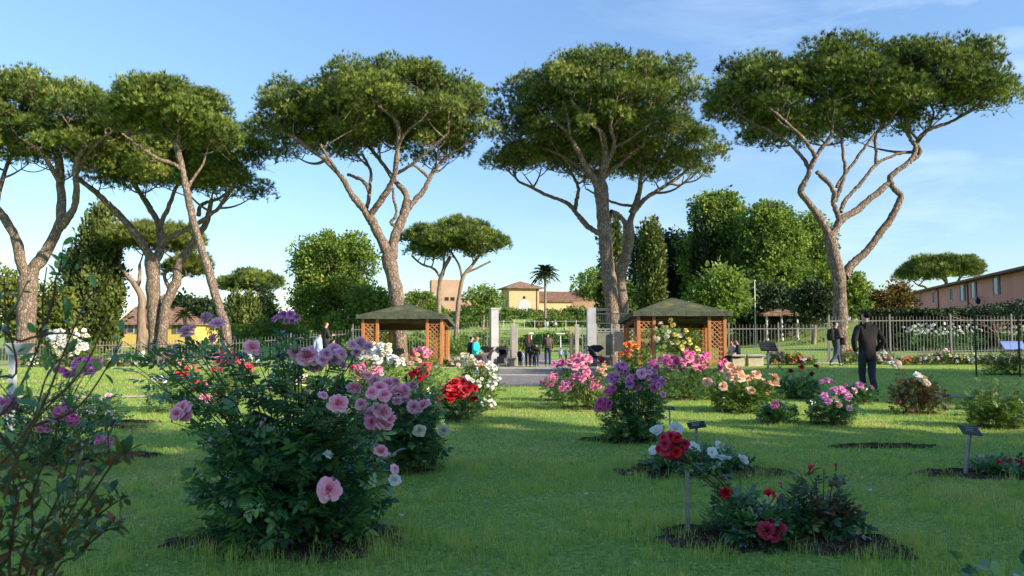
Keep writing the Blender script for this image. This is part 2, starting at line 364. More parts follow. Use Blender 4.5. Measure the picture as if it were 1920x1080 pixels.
def petal_mat(name, inner, outer, trans=.25):
    m, t, o = nodes_mat(name); L = t.links.new
    a = nd(t, 'ShaderNodeAttribute'); a.attribute_name = 'tint'
    cr = nd(t, 'ShaderNodeValToRGB'); cr.color_ramp.elements[0].color = (*inner, 1); cr.color_ramp.elements[1].color = (*outer, 1)
    oi = nd(t, 'ShaderNodeObjectInfo'); mr = nd(t, 'ShaderNodeMapRange'); mr.inputs['To Min'].default_value = .78; mr.inputs['To Max'].default_value = 1.12
    hs = nd(t, 'ShaderNodeHueSaturation')
    p = nd(t, 'ShaderNodeBsdfPrincipled'); p.inputs['Roughness'].default_value = .6; p.inputs['Specular IOR Level'].default_value = .2
    tr = nd(t, 'ShaderNodeBsdfTranslucent'); mi = nd(t, 'ShaderNodeMixShader'); mi.inputs[0].default_value = trans
    L(a.outputs['Fac'], cr.inputs[0]); L(oi.outputs['Random'], mr.inputs[0]); L(mr.outputs[0], hs.inputs['Value']); L(cr.outputs[0], hs.inputs['Color'])
    L(hs.outputs[0], p.inputs['Base Color']); L(hs.outputs[0], tr.inputs[0]); L(p.outputs[0], mi.inputs[1]); L(tr.outputs[0], mi.inputs[2]); L(mi.outputs[0], o.inputs[0]); return m
PET = {
 'pink': petal_mat('pink_petal', (.86, .15, .32), (.95, .58, .66)),
 'lilac': petal_mat('lilac_petal', (.80, .30, .50), (.92, .60, .72)),
 'mauve': petal_mat('mauve_petal', (.56, .12, .42), (.78, .36, .62)),
 'magenta': petal_mat('magenta_petal', (.58, .04, .24), (.84, .22, .48)),
 'rosepink': petal_mat('rose_pink_petal', (.66, .08, .24), (.85, .38, .52)),
 'coral': petal_mat('coral_petal', (.75, .05, .08), (.85, .14, .18)),
 'red': petal_mat('red_petal', (.34, .006, .010), (.64, .02, .03), .15),
 'crimson': petal_mat('crimson_petal', (.38, .008, .04), (.72, .06, .14), .2),
 'dark': petal_mat('dark_red_petal', (.10, .002, .01), (.28, .008, .03), .1),
 'white': petal_mat('white_petal', (.72, .72, .62), (.84, .86, .84)),
 'cream': petal_mat('cream_petal', (.72, .60, .34), (.84, .78, .62)),
 'peach': petal_mat('peach_petal', (.80, .32, .14), (.84, .58, .42)),
 'yellow': petal_mat('yellow_petal', (.66, .50, .05), (.82, .74, .24)),
 'orange': petal_mat('orange_petal', (.80, .18, .02), (.85, .34, .08))}
calyx = surf('calyx', (.04, .08, .02), (.07, .11, .03), 20)
stamen = surf('stamens', (.55, .38, .06), (.65, .5, .1), 30)
def petal(phi, dphi, L_, alpha, curl, nu, nv, r0, wob):
    v = []; t = []
    for j in range(nv + 1):
        s = j / nv
        for i in range(nu + 1):
            u = i / nu * 2 - 1
            wd = math.sin(math.pi * (.12 + .72 * s)) ** .6
            al = alpha + curl * s * s * 1.2 + .18 * (u * u) * curl
            rho = r0 + L_ * s * math.sin(al) * (1 - .10 * u * u); z = L_ * s * math.cos(al) * (1 - .16 * u * u * s)
            ph = phi + u * dphi * wd * .5 + wob * .1 * math.sin(5 * s)
            v.append((rho * math.cos(ph), rho * math.sin(ph), z + .055 * s * s * math.sin(3.3 * u + 4 * wob) + wob * .03 * math.sin(4 * u + 7 * s))); t.append(s)
    f = []
    for j in range(nv):
        for i in range(nu):
            a = j * (nu + 1) + i; b = a + nu + 1; f += [(a, a + 1, b + 1), (a, b + 1, b)]
    return np.array(v), np.array(f), np.array(t)
def rose_mesh(name, col, kind='full', seed=0, hi=True):
    r = random.Random(seed); S = Soup(); nu, nv = (5, 4) if hi else (3, 2)
    if kind == 'full': rings = [(4, .08, .86, -.06, .55), (6, .26, .90, .0, .7), (8, .48, .95, .08, .85), (9, .72, .98, .16, .95), (8, .98, 1.0, .26, 1.), (6, 1.3, .95, .34, 1.)] if hi else [(3, .15, .85, .02, .6), (5, .5, .95, .2, .85), (6, .95, 1., .42, 1.)]
    elif kind == 'open': rings = [(5, 1.0, .98, .2, 1.), (4, .75, .8, .15, .9)]
    else: rings = [(3, .04, .8, -.02, .3), (4, .14, .95, .02, .5)]
    for q, (n, al, ln, cu, _) in enumerate(rings):
        off = r.uniform(0, 6.28)
        for i in range(n):
            ph = off + 2 * math.pi * i / n + r.uniform(-.12, .12)
            V, Fc, t = petal(ph, 2 * math.pi / n * r.uniform(1.2, 1.7), ln * r.uniform(.82, 1.08), al + r.uniform(-.16, .16), cu + r.uniform(-.05, .12), nu, nv, .04, r.uniform(-1, 1))
            S.add(V, Fc, np.clip(-.05 + .75 * t + .30 * q / max(1, len(rings) - 1) + r.uniform(-.12, .12), 0, 1))
    k = 6; a = np.arange(k) * 2 * math.pi / k
    P = np.array([(0, 0, -.32), (0, 0, -.12), (0, 0, .06)]); V, Tt = tube(P, [.03, .15, .12], 6); S.add(V, Tt, 0, 1)
    if kind == 'open':
        V, Tt = tube(np.array([(0, 0, .02), (0, 0, .12), (0, 0, .16)]), [.2, .2, .02], 8); S.add(V, Tt, 0, 2)
    o = S.build(name, [PET[col], calyx, stamen], smooth=True); me = o.data; bpy.data.objects.remove(o); return me
BM = {}
def bloom_mesh(col, kind, hi, v):
    key = (col, kind, hi, v)
    if key not in BM: BM[key] = rose_mesh('rose_bloom', col, kind, hash(kind) % 7 * 0 + v * 11 + 3, hi)
    return BM[key]

# ---------------------------------------------------------------- rose bushes
BEDS = []     # (x, y, rx, ry, kind)
def bez(a, b, bend, n=6):
    a = np.array(a, float); b = np.array(b, float); m = a + (b - a) * .5 + bend; t = np.linspace(0, 1, n)[:, None]
    return (1 - t) ** 2 * a + 2 * t * (1 - t) * m + t * t * b
def rose_bush(label, base, hw, top, blooms, nleaf=600, lsize=.075, lm=None, D=None, extra=(), group=None, cat='rose bush', name='rose_bush',
              fill=12, hi=False, bed=None, low=.15, stems=None, depth=.8, shape=0., vase=.5, mh=.92, cat_leaf=None, rmin=0.):
    """base px; hw half width px; top py; blooms (px, py, r px, colour, kind)"""
    lm = lm or rose_leaf
    B = at(*base, D) if D else ground(*base)
    D = B[1]
    if name == 'rose_bush' or bed: B[2] = float(gz(B[0], B[1]))
    s = D / F; W = hw * s; H = at(base[0], top, D)[2] - B[2]
    S = Soup(); P = []; Dr = []; sz = []
    ends = []
    root = empty(name, B, label, cat, group)
    r_ = np.random.default_rng(int(abs(base[0] * 7 + base[1])) % 99991)
    for (px, py, rp, col, kind) in blooms:
        yy = (r_.uniform(-1, .6) * .55 if (at(px, py, D)[2] - B[2]) > .78 * H else -r_.uniform(.65, .95)) * W * depth; e = at(px, py, D + yy); ends.append((e, rp * s, col, kind))
    for (px, py) in extra: ends.append((at(px, py, D + r_.uniform(-.5, .5) * W), 0, None, None))
    nleaf = int(nleaf * (1.9 if hi else 1.35)); lsize = lsize * 1.18; fill = int(fill * .6)
    for _ in range(fill):
        h = r_.uniform(.45, .95) * H; a = r_.uniform(0, 6.28); q = math.sqrt(r_.uniform(.1, 1)) * W * (vase + (1 - vase) * math.sin(math.pi * min(1, .15 + .7 * h / H)))
        ends.append((B + (math.cos(a) * q, math.sin(a) * q * depth, h), 0, None, None))
    mains = []
    for (e, rb, col, kind) in ends:
        h = e[2] - B[2]
        near = [m_ for m_ in mains if rb and np.linalg.norm(m_[0] - e) < max(.10, 3.2 * rb)]
        if near:
            Cm = near[0][1]; V, Tt = tube(bez(Cm[5], e - (0, 0, rb * .3), np.array([0, 0, -.01]), 4), [.0024, .0022, .002, .0018], 4); S.add(V, Tt); continue
        b0 = B + (r_.uniform(-.12, .12) * W, r_.uniform(-.12, .12) * W, 0)
        if shape: b0[0] += (e[0] - B[0]) * shape
        tip = e - (0, 0, rb * .25)
        C = bez(b0, tip, np.array([-(e[0] - b0[0]) * .16, -(e[1] - b0[1]) * .16, h * .12]) + r_.normal(size=3) * .03 * h, 7); mains.append((e, C))
        r0 = .0035 + .0025 * min(1.5, h); V, Tt = tube(C, np.linspace(r0, max(rmin, .0022), 7), 4 if not hi else 6); S.add(V, Tt)
        n = int(max(4, nleaf * (.3 if mh > .85 else .55) / max(1, len(ends)) * (3 if len(ends) > 30 and mh < .85 else 1)))
        t = r_.uniform(low + .1, .97 if not rb else .9, n); idx = t * 6; i0 = np.minimum(idx.astype(int), 5); fr = (idx - i0)[:, None]
        Q = C[i0] * (1 - fr) + C[i0 + 1] * fr
        d = unit(n); d[:, 2] = np.abs(d[:, 2]) * .5 - .05; P.append(Q); Dr.append(d); sz.append(r_.uniform(.6, 1.1, n))
    n = int(nleaf * .7)
    h = r_.uniform(max(0, low - .1), .90, n); a = r_.uniform(0, 2 * math.pi, n); q = r_.uniform(.05, 1, n) ** .42 * W * (vase + (1 - vase) * np.sin(np.pi * np.minimum(1, .15 + .7 * h)))
    lump = .84 + .20 * np.sin(a * 3 + h * 7 + base[0]) + .12 * np.sin(a * 5 - h * 11 + base[1]); q = q * lump
    Q = B + np.stack([np.cos(a) * q, np.sin(a) * q * depth, h * H * mh * (1 - .30 * (q / W) ** 2) + r_.normal(0, .03 * H, n) + .02], -1)
    d = np.stack([np.cos(a), np.sin(a), r_.uniform(-.3, .6, n)], -1) + r_.normal(size=(n, 3)) * .5
    P.append(Q); Dr.append(d); sz.append(r_.uniform(.6, 1.15, n))
    P = np.vstack(P); Dr = np.vstack(Dr); sz = np.concatenate(sz)
    # some twigs that carry the outer leaves
    for q in Q[:: max(1, n // 40)]:
        b0 = B + (q - B) * (.45, .45, .6); V, Tt = tube(bez(b0, q, np.array([0, 0, .04 * H]), 4), [.003, .003, .002, .0015], 3); S.add(V, Tt)
    S.build('stems', stems or rose_stem, root, smooth=True, origin=B)
    tv, tt = C3 if hi else C1
    up = np.tile([0, 0, 1.], (len(P), 1)) + jit(len(P), .45)
    Rm = frames(Dr, up); V, Tt = scatter(tv, tt, P, Rm, lsize * 1.7 * sz)
    tint = np.repeat(np.clip(r_.normal(.42, .28, len(P)), 0, 1), len(tv)); tint = np.clip(tint + r_.normal(0, .06, len(tint)) * 0, 0, 1)
    bigmesh('foliage', V, Tt, lm, root, tint, hi, B)
    cnt = 0
    for (e, rb, col, kind) in ends:
        if not rb or cnt >= 100: continue
        cnt += 1
        me = bloom_mesh(col, kind, hi or rb > .05 and D < 10, int(r_.integers(0, 6)))
        o = link('bloom' if kind != 'bud' else 'bud', me, root); o.location = e - B; sc_ = rb * r_.uniform(.74, 1.08) * (1.22 if hi else 1.05) * (1.0 if kind != 'bud' else 1.1)
        o.scale = (sc_, sc_, sc_ * r_.uniform(.85, 1.05))
        out = np.array([(e[0] - B[0]), (e[1] - B[1]) - .5, 0]); nrm = np.linalg.norm(out) + 1e-6
        dv = Vector(out / nrm * r_.uniform(.3, 1.0) + np.array([r_.normal() * .25, r_.normal() * .25, r_.uniform(.35, 1.0)])) if kind != 'bud' else Vector((r_.normal() * .2, r_.normal() * .2, 1))
        o.rotation_euler = dv.to_track_quat('Z', 'Y').to_euler(); o.rotation_euler.rotate_axis('Z', r_.uniform(0, 6.28))
    if bed is not False:
        bx, by = bed if bed else (W * .55 + .06, W * .24 + .05)
        BEDS.append((B[0], B[1], bx, by))
    return root
def cluster(cx, cy, w, h, n, r, col, kind='full', seed=0, alt=None):
    q = random.Random(seed + int(cx)); out = []
    for i in range(int(n * 1.6)):
        a = q.uniform(0, 6.28); d = math.sqrt(q.random())
        out.append((cx + math.cos(a) * d * w, cy + math.sin(a) * d * h, r * q.uniform(.7, 1.15), alt if alt and q.random() < .3 else col, kind if q.random() > .12 else 'bud'))
    return out
f_ = 'full'
rose_leaf_dk = leaf_mat('bronze_leaves', [(.03, .085, .045), (.05, .13, .06), (.11, .10, .04), (.22, .06, .04)], .22, .35, .6)
# -- the big pink bush in front
rose_bush('tallest foreground rose bush with big pale pink cabbage blooms over a bare soil bed', (548, 1003), 180, 655,
  [(388, 598, 15, 'lilac', f_), (407, 609, 13, 'lilac', f_), (349, 626, 14, 'lilac', f_), (361, 615, 8, 'lilac', f_), (402, 636, 13, 'lilac', f_), (473, 653, 14, 'pink', 'full'),
   (556, 662, 14, 'pink', f_), (577, 671, 18, 'pink', f_), (593, 683, 14, 'pink', f_), (565, 678, 12, 'pink', f_), (582, 657, 11, 'lilac', f_), (604, 676, 10, 'lilac', f_), (626, 655, 13, 'lilac', f_), (624, 677, 14, 'lilac', f_), (612, 664, 12, 'lilac', f_), (638, 664, 12, 'lilac', f_), (641, 684, 11, 'lilac', f_),
   (660, 648, 11, 'lilac', f_), (674, 646, 12, 'lilac', f_), (690, 652, 10, 'lilac', f_), (668, 660, 9, 'pink', f_), (342, 768, 15, 'pink', f_), (332, 777, 13, 'pink', f_), (348, 779, 12, 'rosepink', f_), (322, 789, 8, 'magenta', 'bud'), (487, 801, 12, 'lilac', 'bud'), (497, 790, 8, 'mauve', 'bud'),
   (637, 723, 10, 'pink', f_), (690, 706, 10, 'pink', f_), (702, 716, 11, 'pink', f_), (712, 728, 12, 'pink', f_), (698, 738, 11, 'pink', f_), (720, 742, 12, 'pink', f_), (742, 716, 10, 'pink', f_), (688, 690, 9, 'pink', 'bud'), (655, 700, 8, 'pink', 'bud'), (600, 715, 8, 'pink', 'bud'), (575, 740, 8, 'rosepink', 'bud'), (440, 640, 8, 'pink', 'bud'), (415, 700, 8, 'rosepink', 'bud'), (520, 690, 8, 'pink', 'bud'), (664, 729, 14, 'pink', f_), (633, 758, 15, 'pink', f_), (651, 780, 9, 'pink', 'bud'), (677, 759, 10, 'pink', f_), (700, 779, 15, 'pink', f_), (716, 774, 15, 'pink', f_), (711, 792, 14, 'pink', f_), (725, 786, 13, 'pink', f_), (697, 793, 14, 'rosepink', f_), (706, 766, 10, 'lilac', f_), (724, 798, 9, 'pink', f_), (605, 743, 8, 'lilac', f_),
   (614, 854, 10, 'white', f_), (714, 847, 14, 'pink', f_), (732, 857, 11, 'pink', 'bud'), (739, 880, 9, 'lilac', f_), (739, 900, 12, 'white', f_), (615, 918, 17, 'pink', f_), (622, 906, 12, 'pink', f_), (606, 908, 10, 'lilac', f_),
   (520, 598, 9, 'mauve', f_), (532, 591, 10, 'mauve', f_), (545, 590, 10, 'mauve', f_), (556, 596, 9, 'mauve', f_), (538, 602, 9, 'mauve', f_), (550, 603, 8, 'mauve', f_)],
  nleaf=900, lsize=.078, D=5.05, hi=True, fill=26, bed=(.78, .42), low=.04, vase=.34, mh=.66,
  extra=[(232, 640), (262, 640), (262, 700), (300, 662), (225, 665), (300, 632), (330, 610), (446, 690), (500, 640), (515, 625), (560, 630), (705, 700), (640, 700), (735, 930), (710, 950), (690, 880), (380, 930), (350, 880), (380, 820), (400, 870), (350, 800), (300, 690), (350, 655), (420, 655), (330, 700)])
rose_bush('pink rose bush right behind the tallest foreground bush, its blooms crowded in one heap', (748, 884), 88, 712,
  [(728, 722, 15, 'pink', f_), (732, 745, 15, 'pink', f_), (756, 734, 15, 'pink', f_), (774, 724, 9, 'pink', f_), (745, 752, 11, 'pink', f_), (742, 728, 12, 'pink', f_), (760, 752, 10, 'pink', f_), (776, 764, 13, 'pink', f_), (795, 761, 13, 'pink', f_), (786, 808, 10, 'cream', 'full'), (832, 808, 10, 'cream', f_), (748, 738, 12, 'pink', f_)],
  nleaf=900, lsize=.062, hi=True, fill=22, extra=[(820, 770), (700, 760), (800, 700), (830, 840)])
rose_bush('magenta cluster rose bush at the left edge beside the pale sign', (88, 868), 120, 705,
  cluster(130, 695, 26, 10, 8, 8, 'magenta', alt='mauve') + cluster(162, 686, 24, 16, 16, 8, 'mauve', alt='magenta') + cluster(122, 770, 20, 12, 9, 8, 'magenta') + cluster(135, 785, 20, 10, 5, 6, 'magenta') + cluster(82, 800, 16, 12, 6, 7, 'rosepink') + cluster(14, 750, 22, 14, 9, 8, 'magenta', alt='mauve') + cluster(10, 770, 14, 8, 4, 7, 'magenta') + cluster(195, 826, 20, 9, 8, 6, 'rosepink', alt='magenta') + cluster(150, 808, 8, 6, 3, 5, 'magenta'),
  nleaf=1000, lsize=.055, fill=20, vase=.8)
rose_bush('small rose bush with faded white blooms behind the left plaque', (196, 800), 36, 728, [(203, 743, 7, 'lilac', f_), (205, 776, 8, 'cream', f_), (168, 774, 7, 'lilac', f_), (178, 772, 5, 'white', f_), (190, 752, 5, 'cream', 'bud')], nleaf=380, lsize=.05, fill=10)
rose_bush('coral red cluster rose bush left of the tallest foreground bush', (325, 772), 62, 692, cluster(346, 700, 14, 12, 8, 7, 'coral') + cluster(374, 722, 16, 9, 8, 6, 'coral', alt='rosepink') + cluster(366, 690, 8, 6, 3, 5, 'coral') + cluster(386, 748, 12, 6, 4, 6, 'rosepink') + cluster(405, 740, 6, 5, 3, 5, 'coral') + cluster(300, 712, 12, 6, 4, 5, 'white'), nleaf=700, lsize=.055, fill=16)
rose_bush('coral pink rose bush with a wide flat top in sunlight behind the tallest bush', (430, 752), 62, 664, cluster(428, 672, 30, 10, 18, 7, 'coral', alt='rosepink') + cluster(466, 690, 10, 10, 6, 6, 'coral') + cluster(405, 690, 12, 8, 4, 5, 'coral'), nleaf=600, lsize=.055, lm=rose_leaf_l, fill=14)
rose_bush('small white rose bush seen through the stems left of the coral bush', (545, 745), 50, 690, cluster(562, 712, 26, 9, 9, 6, 'white', alt='cream') + cluster(500, 728, 10, 6, 4, 5, 'rosepink'), nleaf=420, lsize=.055, lm=rose_leaf_l, fill=10)
rose_bush('tall white rose bush in front of the left gazebo', (705, 748), 58, 650, cluster(697, 668, 22, 12, 12, 9, 'white', alt='cream') + cluster(722, 655, 14, 9, 7, 8, 'cream', alt='white') + cluster(735, 668, 12, 8, 6, 8, 'white') + cluster(712, 648, 14, 6, 4, 7, 'white') + cluster(748, 680, 10, 8, 4, 6, 'white'), nleaf=900, lsize=.055, lm=rose_leaf_l, fill=18)
rose_bush('low rose bush with hot pink and coral blooms below the white bush', (690, 782), 52, 690, cluster(672, 688, 12, 10, 6, 8, 'coral', alt='rosepink') + cluster(705, 696, 12, 9, 7, 7, 'rosepink') + cluster(676, 704, 10, 8, 3, 7, 'peach'), nleaf=500, lsize=.055, fill=12)
rose_bush('rose bush dotted with small coral blooms at the left gazebo post', (795, 742), 46, 655, cluster(790, 662, 18, 8, 9, 6, 'rosepink', alt='coral') + cluster(775, 672, 14, 10, 6, 6, 'peach', alt='coral') + cluster(800, 682, 16, 10, 5, 5, 'coral'), nleaf=700, lsize=.05, lm=rose_leaf_l, fill=14)
rose_bush('very dark red rose bush behind the heaped pink blooms', (786, 800), 44, 688, cluster(784, 700, 14, 8, 7, 9, 'dark', alt='red') + cluster(770, 706, 8, 6, 2, 8, 'dark'), nleaf=600, lsize=.058, fill=14)
rose_bush('bright red rose bush left of the grass walk', (860, 787), 46, 712, cluster(848, 722, 14, 8, 9, 9, 'red', alt='coral') + cluster(838, 742, 16, 11, 12, 10, 'red') + cluster(876, 726, 14, 12, 10, 9, 'red', alt='coral') + cluster(858, 735, 12, 8, 5, 9, 'red') + cluster(888, 744, 5, 8, 2, 7, 'red'), nleaf=700, lsize=.058, fill=16)
rose_bush('sunlit white rose bush with a few orange blooms beside the steps', (896, 768), 44, 665, cluster(905, 690, 22, 10, 10, 7, 'white', alt='cream') + cluster(880, 668, 14, 8, 5, 6, 'cream') + cluster(876, 716, 12, 10, 6, 6, 'white') + cluster(904, 686, 5, 4, 3, 7, 'orange') + cluster(868, 710, 6, 5, 2, 6, 'coral') + cluster(930, 712, 8, 10, 6, 5, 'white') + cluster(905, 728, 20, 20, 12, 4, 'white', alt='cream') + cluster(915, 755, 16, 6, 6, 4, 'white'), nleaf=1100, lsize=.045, lm=rose_leaf_l, fill=20)
# -- right of the walk
rose_bush('broad rose bush topped by pink flower heads beside the steps', (1105, 766), 84, 672, cluster(1088, 678, 22, 12, 22, 8, 'rosepink', alt='pink') + cluster(1050, 682, 12, 6, 5, 6, 'magenta') + cluster(1062, 725, 14, 8, 8, 8, 'mauve', alt='rosepink') + cluster(1080, 710, 14, 8, 8, 7, 'rosepink') + cluster(1098, 700, 10, 8, 5, 6, 'rosepink') + cluster(1115, 722, 14, 9, 8, 7, 'rosepink', alt='pink') + cluster(1130, 695, 10, 10, 4, 6, 'peach') + cluster(1030, 715, 14, 8, 5, 5, 'rosepink'), nleaf=1300, lsize=.052, lm=rose_leaf_l, fill=24, vase=.65)
rose_bush('shaded rose shrub with sparse tiny pink blooms left of the broad pink bush', (1052, 752), 40, 695, cluster(1035, 708, 14, 8, 5, 5, 'rosepink') + cluster(1022, 718, 8, 6, 3, 5, 'magenta'), nleaf=500, lsize=.055, fill=10)
rose_bush('tall upright rose bush with mauve purple blooms in the centre right', (1190, 828), 58, 692, cluster(1166, 690, 12, 8, 9, 8, 'mauve') + cluster(1150, 709, 9, 7, 6, 8, 'mauve') + cluster(1214, 702, 14, 9, 9, 9, 'mauve', alt='lilac') + cluster(1234, 714, 12, 9, 8, 9, 'mauve') + cluster(1192, 712, 16, 7, 7, 8, 'mauve', alt='rosepink') + [(1181, 722, 11, 'mauve', f_), (1197, 729, 8, 'magenta', f_), (1226, 728, 9, 'magenta', f_), (1242, 740, 8, 'pink', f_)] + cluster(1145, 732, 10, 7, 5, 7, 'magenta', alt='mauve') + cluster(1134, 757, 13, 12, 12, 8, 'magenta'), nleaf=1500, lsize=.055, fill=34, vase=.75, low=.06)
rose_bush('wide rose bush carrying a row of hot pink blooms before the right gazebo', (1285, 748), 100, 680, cluster(1250, 674, 12, 8, 9, 8, 'rosepink', alt='magenta') + cluster(1230, 684, 10, 7, 6, 8, 'mauve', alt='magenta') + cluster(1275, 678, 12, 6, 8, 7, 'magenta', alt='rosepink') + cluster(1297, 677, 12, 7, 9, 8, 'rosepink') + cluster(1322, 671, 11, 7, 8, 8, 'magenta', alt='rosepink') + cluster(1352, 683, 10, 7, 8, 8, 'magenta') + cluster(1292, 663, 10, 4, 5, 7, 'magenta') + cluster(1305, 690, 20, 5, 6, 6, 'magenta', alt='rosepink') + cluster(1265, 692, 22, 5, 5, 5, 'rosepink'), nleaf=1500, lsize=.052, lm=rose_leaf_l, fill=24, depth=.5, vase=.8)
rose_bush('rose bush with large peach blooms right of the tall mauve bush', (1395, 772), 72, 704, [(1368, 690, 12, 'peach', f_), (1382, 696, 14, 'peach', f_), (1375, 705, 12, 'peach', f_), (1388, 706, 11, 'peach', f_), (1364, 704, 10, 'peach', f_), (1326, 717, 12, 'peach', f_), (1355, 725, 9, 'peach', f_), (1373, 717, 7, 'cream', f_), (1405, 710, 12, 'peach', f_), (1417, 703, 11, 'peach', f_), (1429, 716, 10, 'peach', f_), (1451, 710, 12, 'peach', f_), (1455, 722, 10, 'peach', f_), (1444, 721, 8, 'peach', f_), (1407, 733, 10, 'peach', f_), (1438, 739, 5, 'peach', f_)], nleaf=1300, lsize=.056, lm=rose_leaf_l, fill=22, vase=.6)
rose_bush('dark leaved rose bush with four nearly black red blooms', (1498, 748), 46, 702, [(1483, 696, 7, 'dark', f_), (1503, 689, 8, 'dark', f_), (1529, 687, 8, 'dark', f_), (1521, 701, 6, 'dark', f_), (1455, 680, 4, 'orange', f_)], nleaf=900, lsize=.055, fill=16)
rose_bush('mauve rose bush with dense purple pink blooms left of the man in black', (1562, 796), 46, 738, cluster(1572, 732, 10, 5, 8, 7, 'mauve', alt='magenta') + cluster(1555, 746, 12, 7, 7, 7, 'mauve', alt='lilac') + cluster(1588, 742, 7, 8, 5, 7, 'mauve') + [(1574, 760, 7, 'peach', f_), (1592, 766, 6, 'lilac', f_), (1568, 752, 6, 'white', f_)], nleaf=700, lsize=.058, fill=14)
rose_bush('thin mauve rose bush at the feet of the man in black', (1607, 757), 34, 720, [(1586, 723, 6, 'mauve', f_), (1612, 723, 8, 'mauve', f_), (1622, 725, 7, 'mauve', f_), (1602, 732, 6, 'lilac', f_), (1634, 726, 5, 'mauve', f_)] + cluster(1550, 716, 12, 4, 6, 5, 'mauve'), nleaf=520, lsize=.055, fill=12)
rose_bush('low leafy rose bush with one magenta bloom', (1460, 794), 34, 752, [(1454, 758, 8, 'magenta', f_), (1449, 762, 6, 'magenta', f_)], nleaf=420, lsize=.06, fill=10)
rose_bush('rose bush with reddish young shoots, one tall cream bloom and faded pale ones', (1722, 776), 52, 700, [(1680, 683, 10, 'cream', f_), (1672, 682, 7, 'white', f_), (1719, 704, 9, 'white', f_), (1731, 711, 9, 'cream', f_), (1726, 716, 7, 'white', f_), (1737, 719, 7, 'cream', f_)], nleaf=900, lsize=.05, lm=rose_leaf_red, fill=18, extra=[(1700, 697), (1710, 695)])
rose_bush('broad flowerless rose bush near the right edge', (1868, 802), 62, 722, [], nleaf=850, lsize=.055, lm=rose_leaf_l, fill=26, extra=[(1840, 712), (1875, 706), (1905, 715)])
rose_bush('spindly flowerless rose bush behind the green pole, left one', (1868, 703), 26, 655, [], nleaf=380, lsize=.06, lm=rose_leaf_l, fill=9)
rose_bush('bright green young rose bush behind the green pole, right one', (1900, 703), 24, 650, [], nleaf=420, lsize=.06, lm=rose_leaf_l, fill=10)
rose_bush('low spreading bed rose with wide white blooms round the tilted plaque', (1305, 884), 96, 835, [(1232, 808, 11, 'white', 'open'), (1266, 806, 15, 'white', 'open'), (1300, 842, 13, 'white', 'open'), (1226, 845, 8, 'white', 'open'), (1350, 840, 13, 'white', 'open'), (1335, 849, 8, 'white', 'open'), (1357, 861, 13, 'white', 'open'), (1393, 862, 9, 'white', 'open'), (1376, 852, 4, 'white', 'bud')], nleaf=620, lsize=.055, hi=True, fill=18, bed=(.80, .42), vase=.8, low=.0)
rose_bush('foreground rose bush with a crimson cluster leaning over the bare metal stake', (1425, 1003), 95, 925, cluster(1262, 838, 24, 20, 17, 10.5, 'crimson', alt='red') + [(1246, 822, 11, 'crimson', f_), (1283, 832, 10, 'red', f_), (1360, 924, 11, 'red', f_), (1441, 930, 11, 'red', f_), (1452, 1002, 14, 'crimson', f_), (1437, 996, 14, 'crimson', f_), (1460, 992, 12, 'crimson', f_), (1446, 988, 11, 'red', f_), (1388, 918, 6, 'dark', 'bud')], nleaf=180, lsize=.070, D=5.1, hi=True, fill=10, bed=(.74, .32), vase=.8, low=.1, mh=.7, extra=[(1345, 925), (1395, 915), (1330, 950), (1355, 985)])
rose_bush('foreground rose bush with three upright crimson buds at its top', (1545, 1002), 62, 915, [(1517, 886, 13, 'crimson', 'bud'), (1567, 879, 13, 'crimson', 'bud'), (1465, 912, 9, 'magenta', 'bud')], nleaf=115, lsize=.070, D=5.15, hi=True, fill=9, bed=False, vase=.7, low=.1, mh=.7, lm=rose_leaf_dk, extra=[(1495, 880), (1585, 890), (1600, 915), (1595, 950), (1545, 880), (1530, 900), (1500, 905), (1575, 905)])
BEDS.append((at(1590, 1005, 5.0)[0], 4.85, .36, .22))
rose_bush('low dark red rose bush cut by the right edge behind the slanted stake', (1880, 890), 60, 868, [(1872, 869, 9, 'crimson', f_), (1895, 866, 8, 'red', f_), (1912, 868, 8, 'crimson', f_), (1882, 864, 5, 'dark', 'bud')], nleaf=260, lsize=.06, fill=10, bed=(.8, .3), low=0)
p = ground(1655, 838); BEDS.append((p[0], p[1], .60, .13))
p = ground(1180, 826); BEDS.append((p[0] - .2, p[1], .42, .18))
for (px, py, w_) in ((205, 802, .9), (230, 855, .8), (240, 792, .8)):
    p = ground(px, py); BEDS.append((p[0], p[1], w_ * .55, .14))
# -- climbing roses at the gazebo and tall orange shoots
rose_bush('yellow climbing rose trained up the lattice of the right gazebo', (1280, 690), 44, 598, [(1258 + a, 602 + b, 6, c, f_) for a, b, c in ((0, 0, 'yellow'), (4, 8, 'yellow'), (-20, 6, 'cream'), (-14, 12, 'cream'), (-8, 12, 'yellow'), (28, 18, 'yellow'), (26, 22, 'yellow'), (8, 26, 'yellow'), (16, 28, 'cream'), (-8, 30, 'cream'), (2, 42, 'cream'), (12, 40, 'yellow'), (24, 40, 'yellow'), (36, 42, 'yellow'), (-12, 48, 'yellow'), (20, 50, 'yellow'), (48, 52, 'yellow'), (52, 54, 'cream'), (-28, 14, 'cream'), (-26, 34, 'cream'), (34, 34, 'yellow'), (-4, 20, 'cream'))], nleaf=1500, lsize=.07, D=29.8, fill=20, lm=rose_leaf_l, vase=.95, cat='climbing rose', depth=.3, low=.02)
rose_bush('tall shoots with orange and red blooms left of the right gazebo', (1190, 720), 32, 640, cluster(1180, 645, 10, 6, 5, 6, 'orange') + cluster(1172, 665, 10, 8, 5, 5, 'coral', alt='orange') + cluster(1190, 652, 8, 6, 3, 6, 'orange'), nleaf=800, lsize=.06, D=21, fill=14, lm=rose_leaf_l)
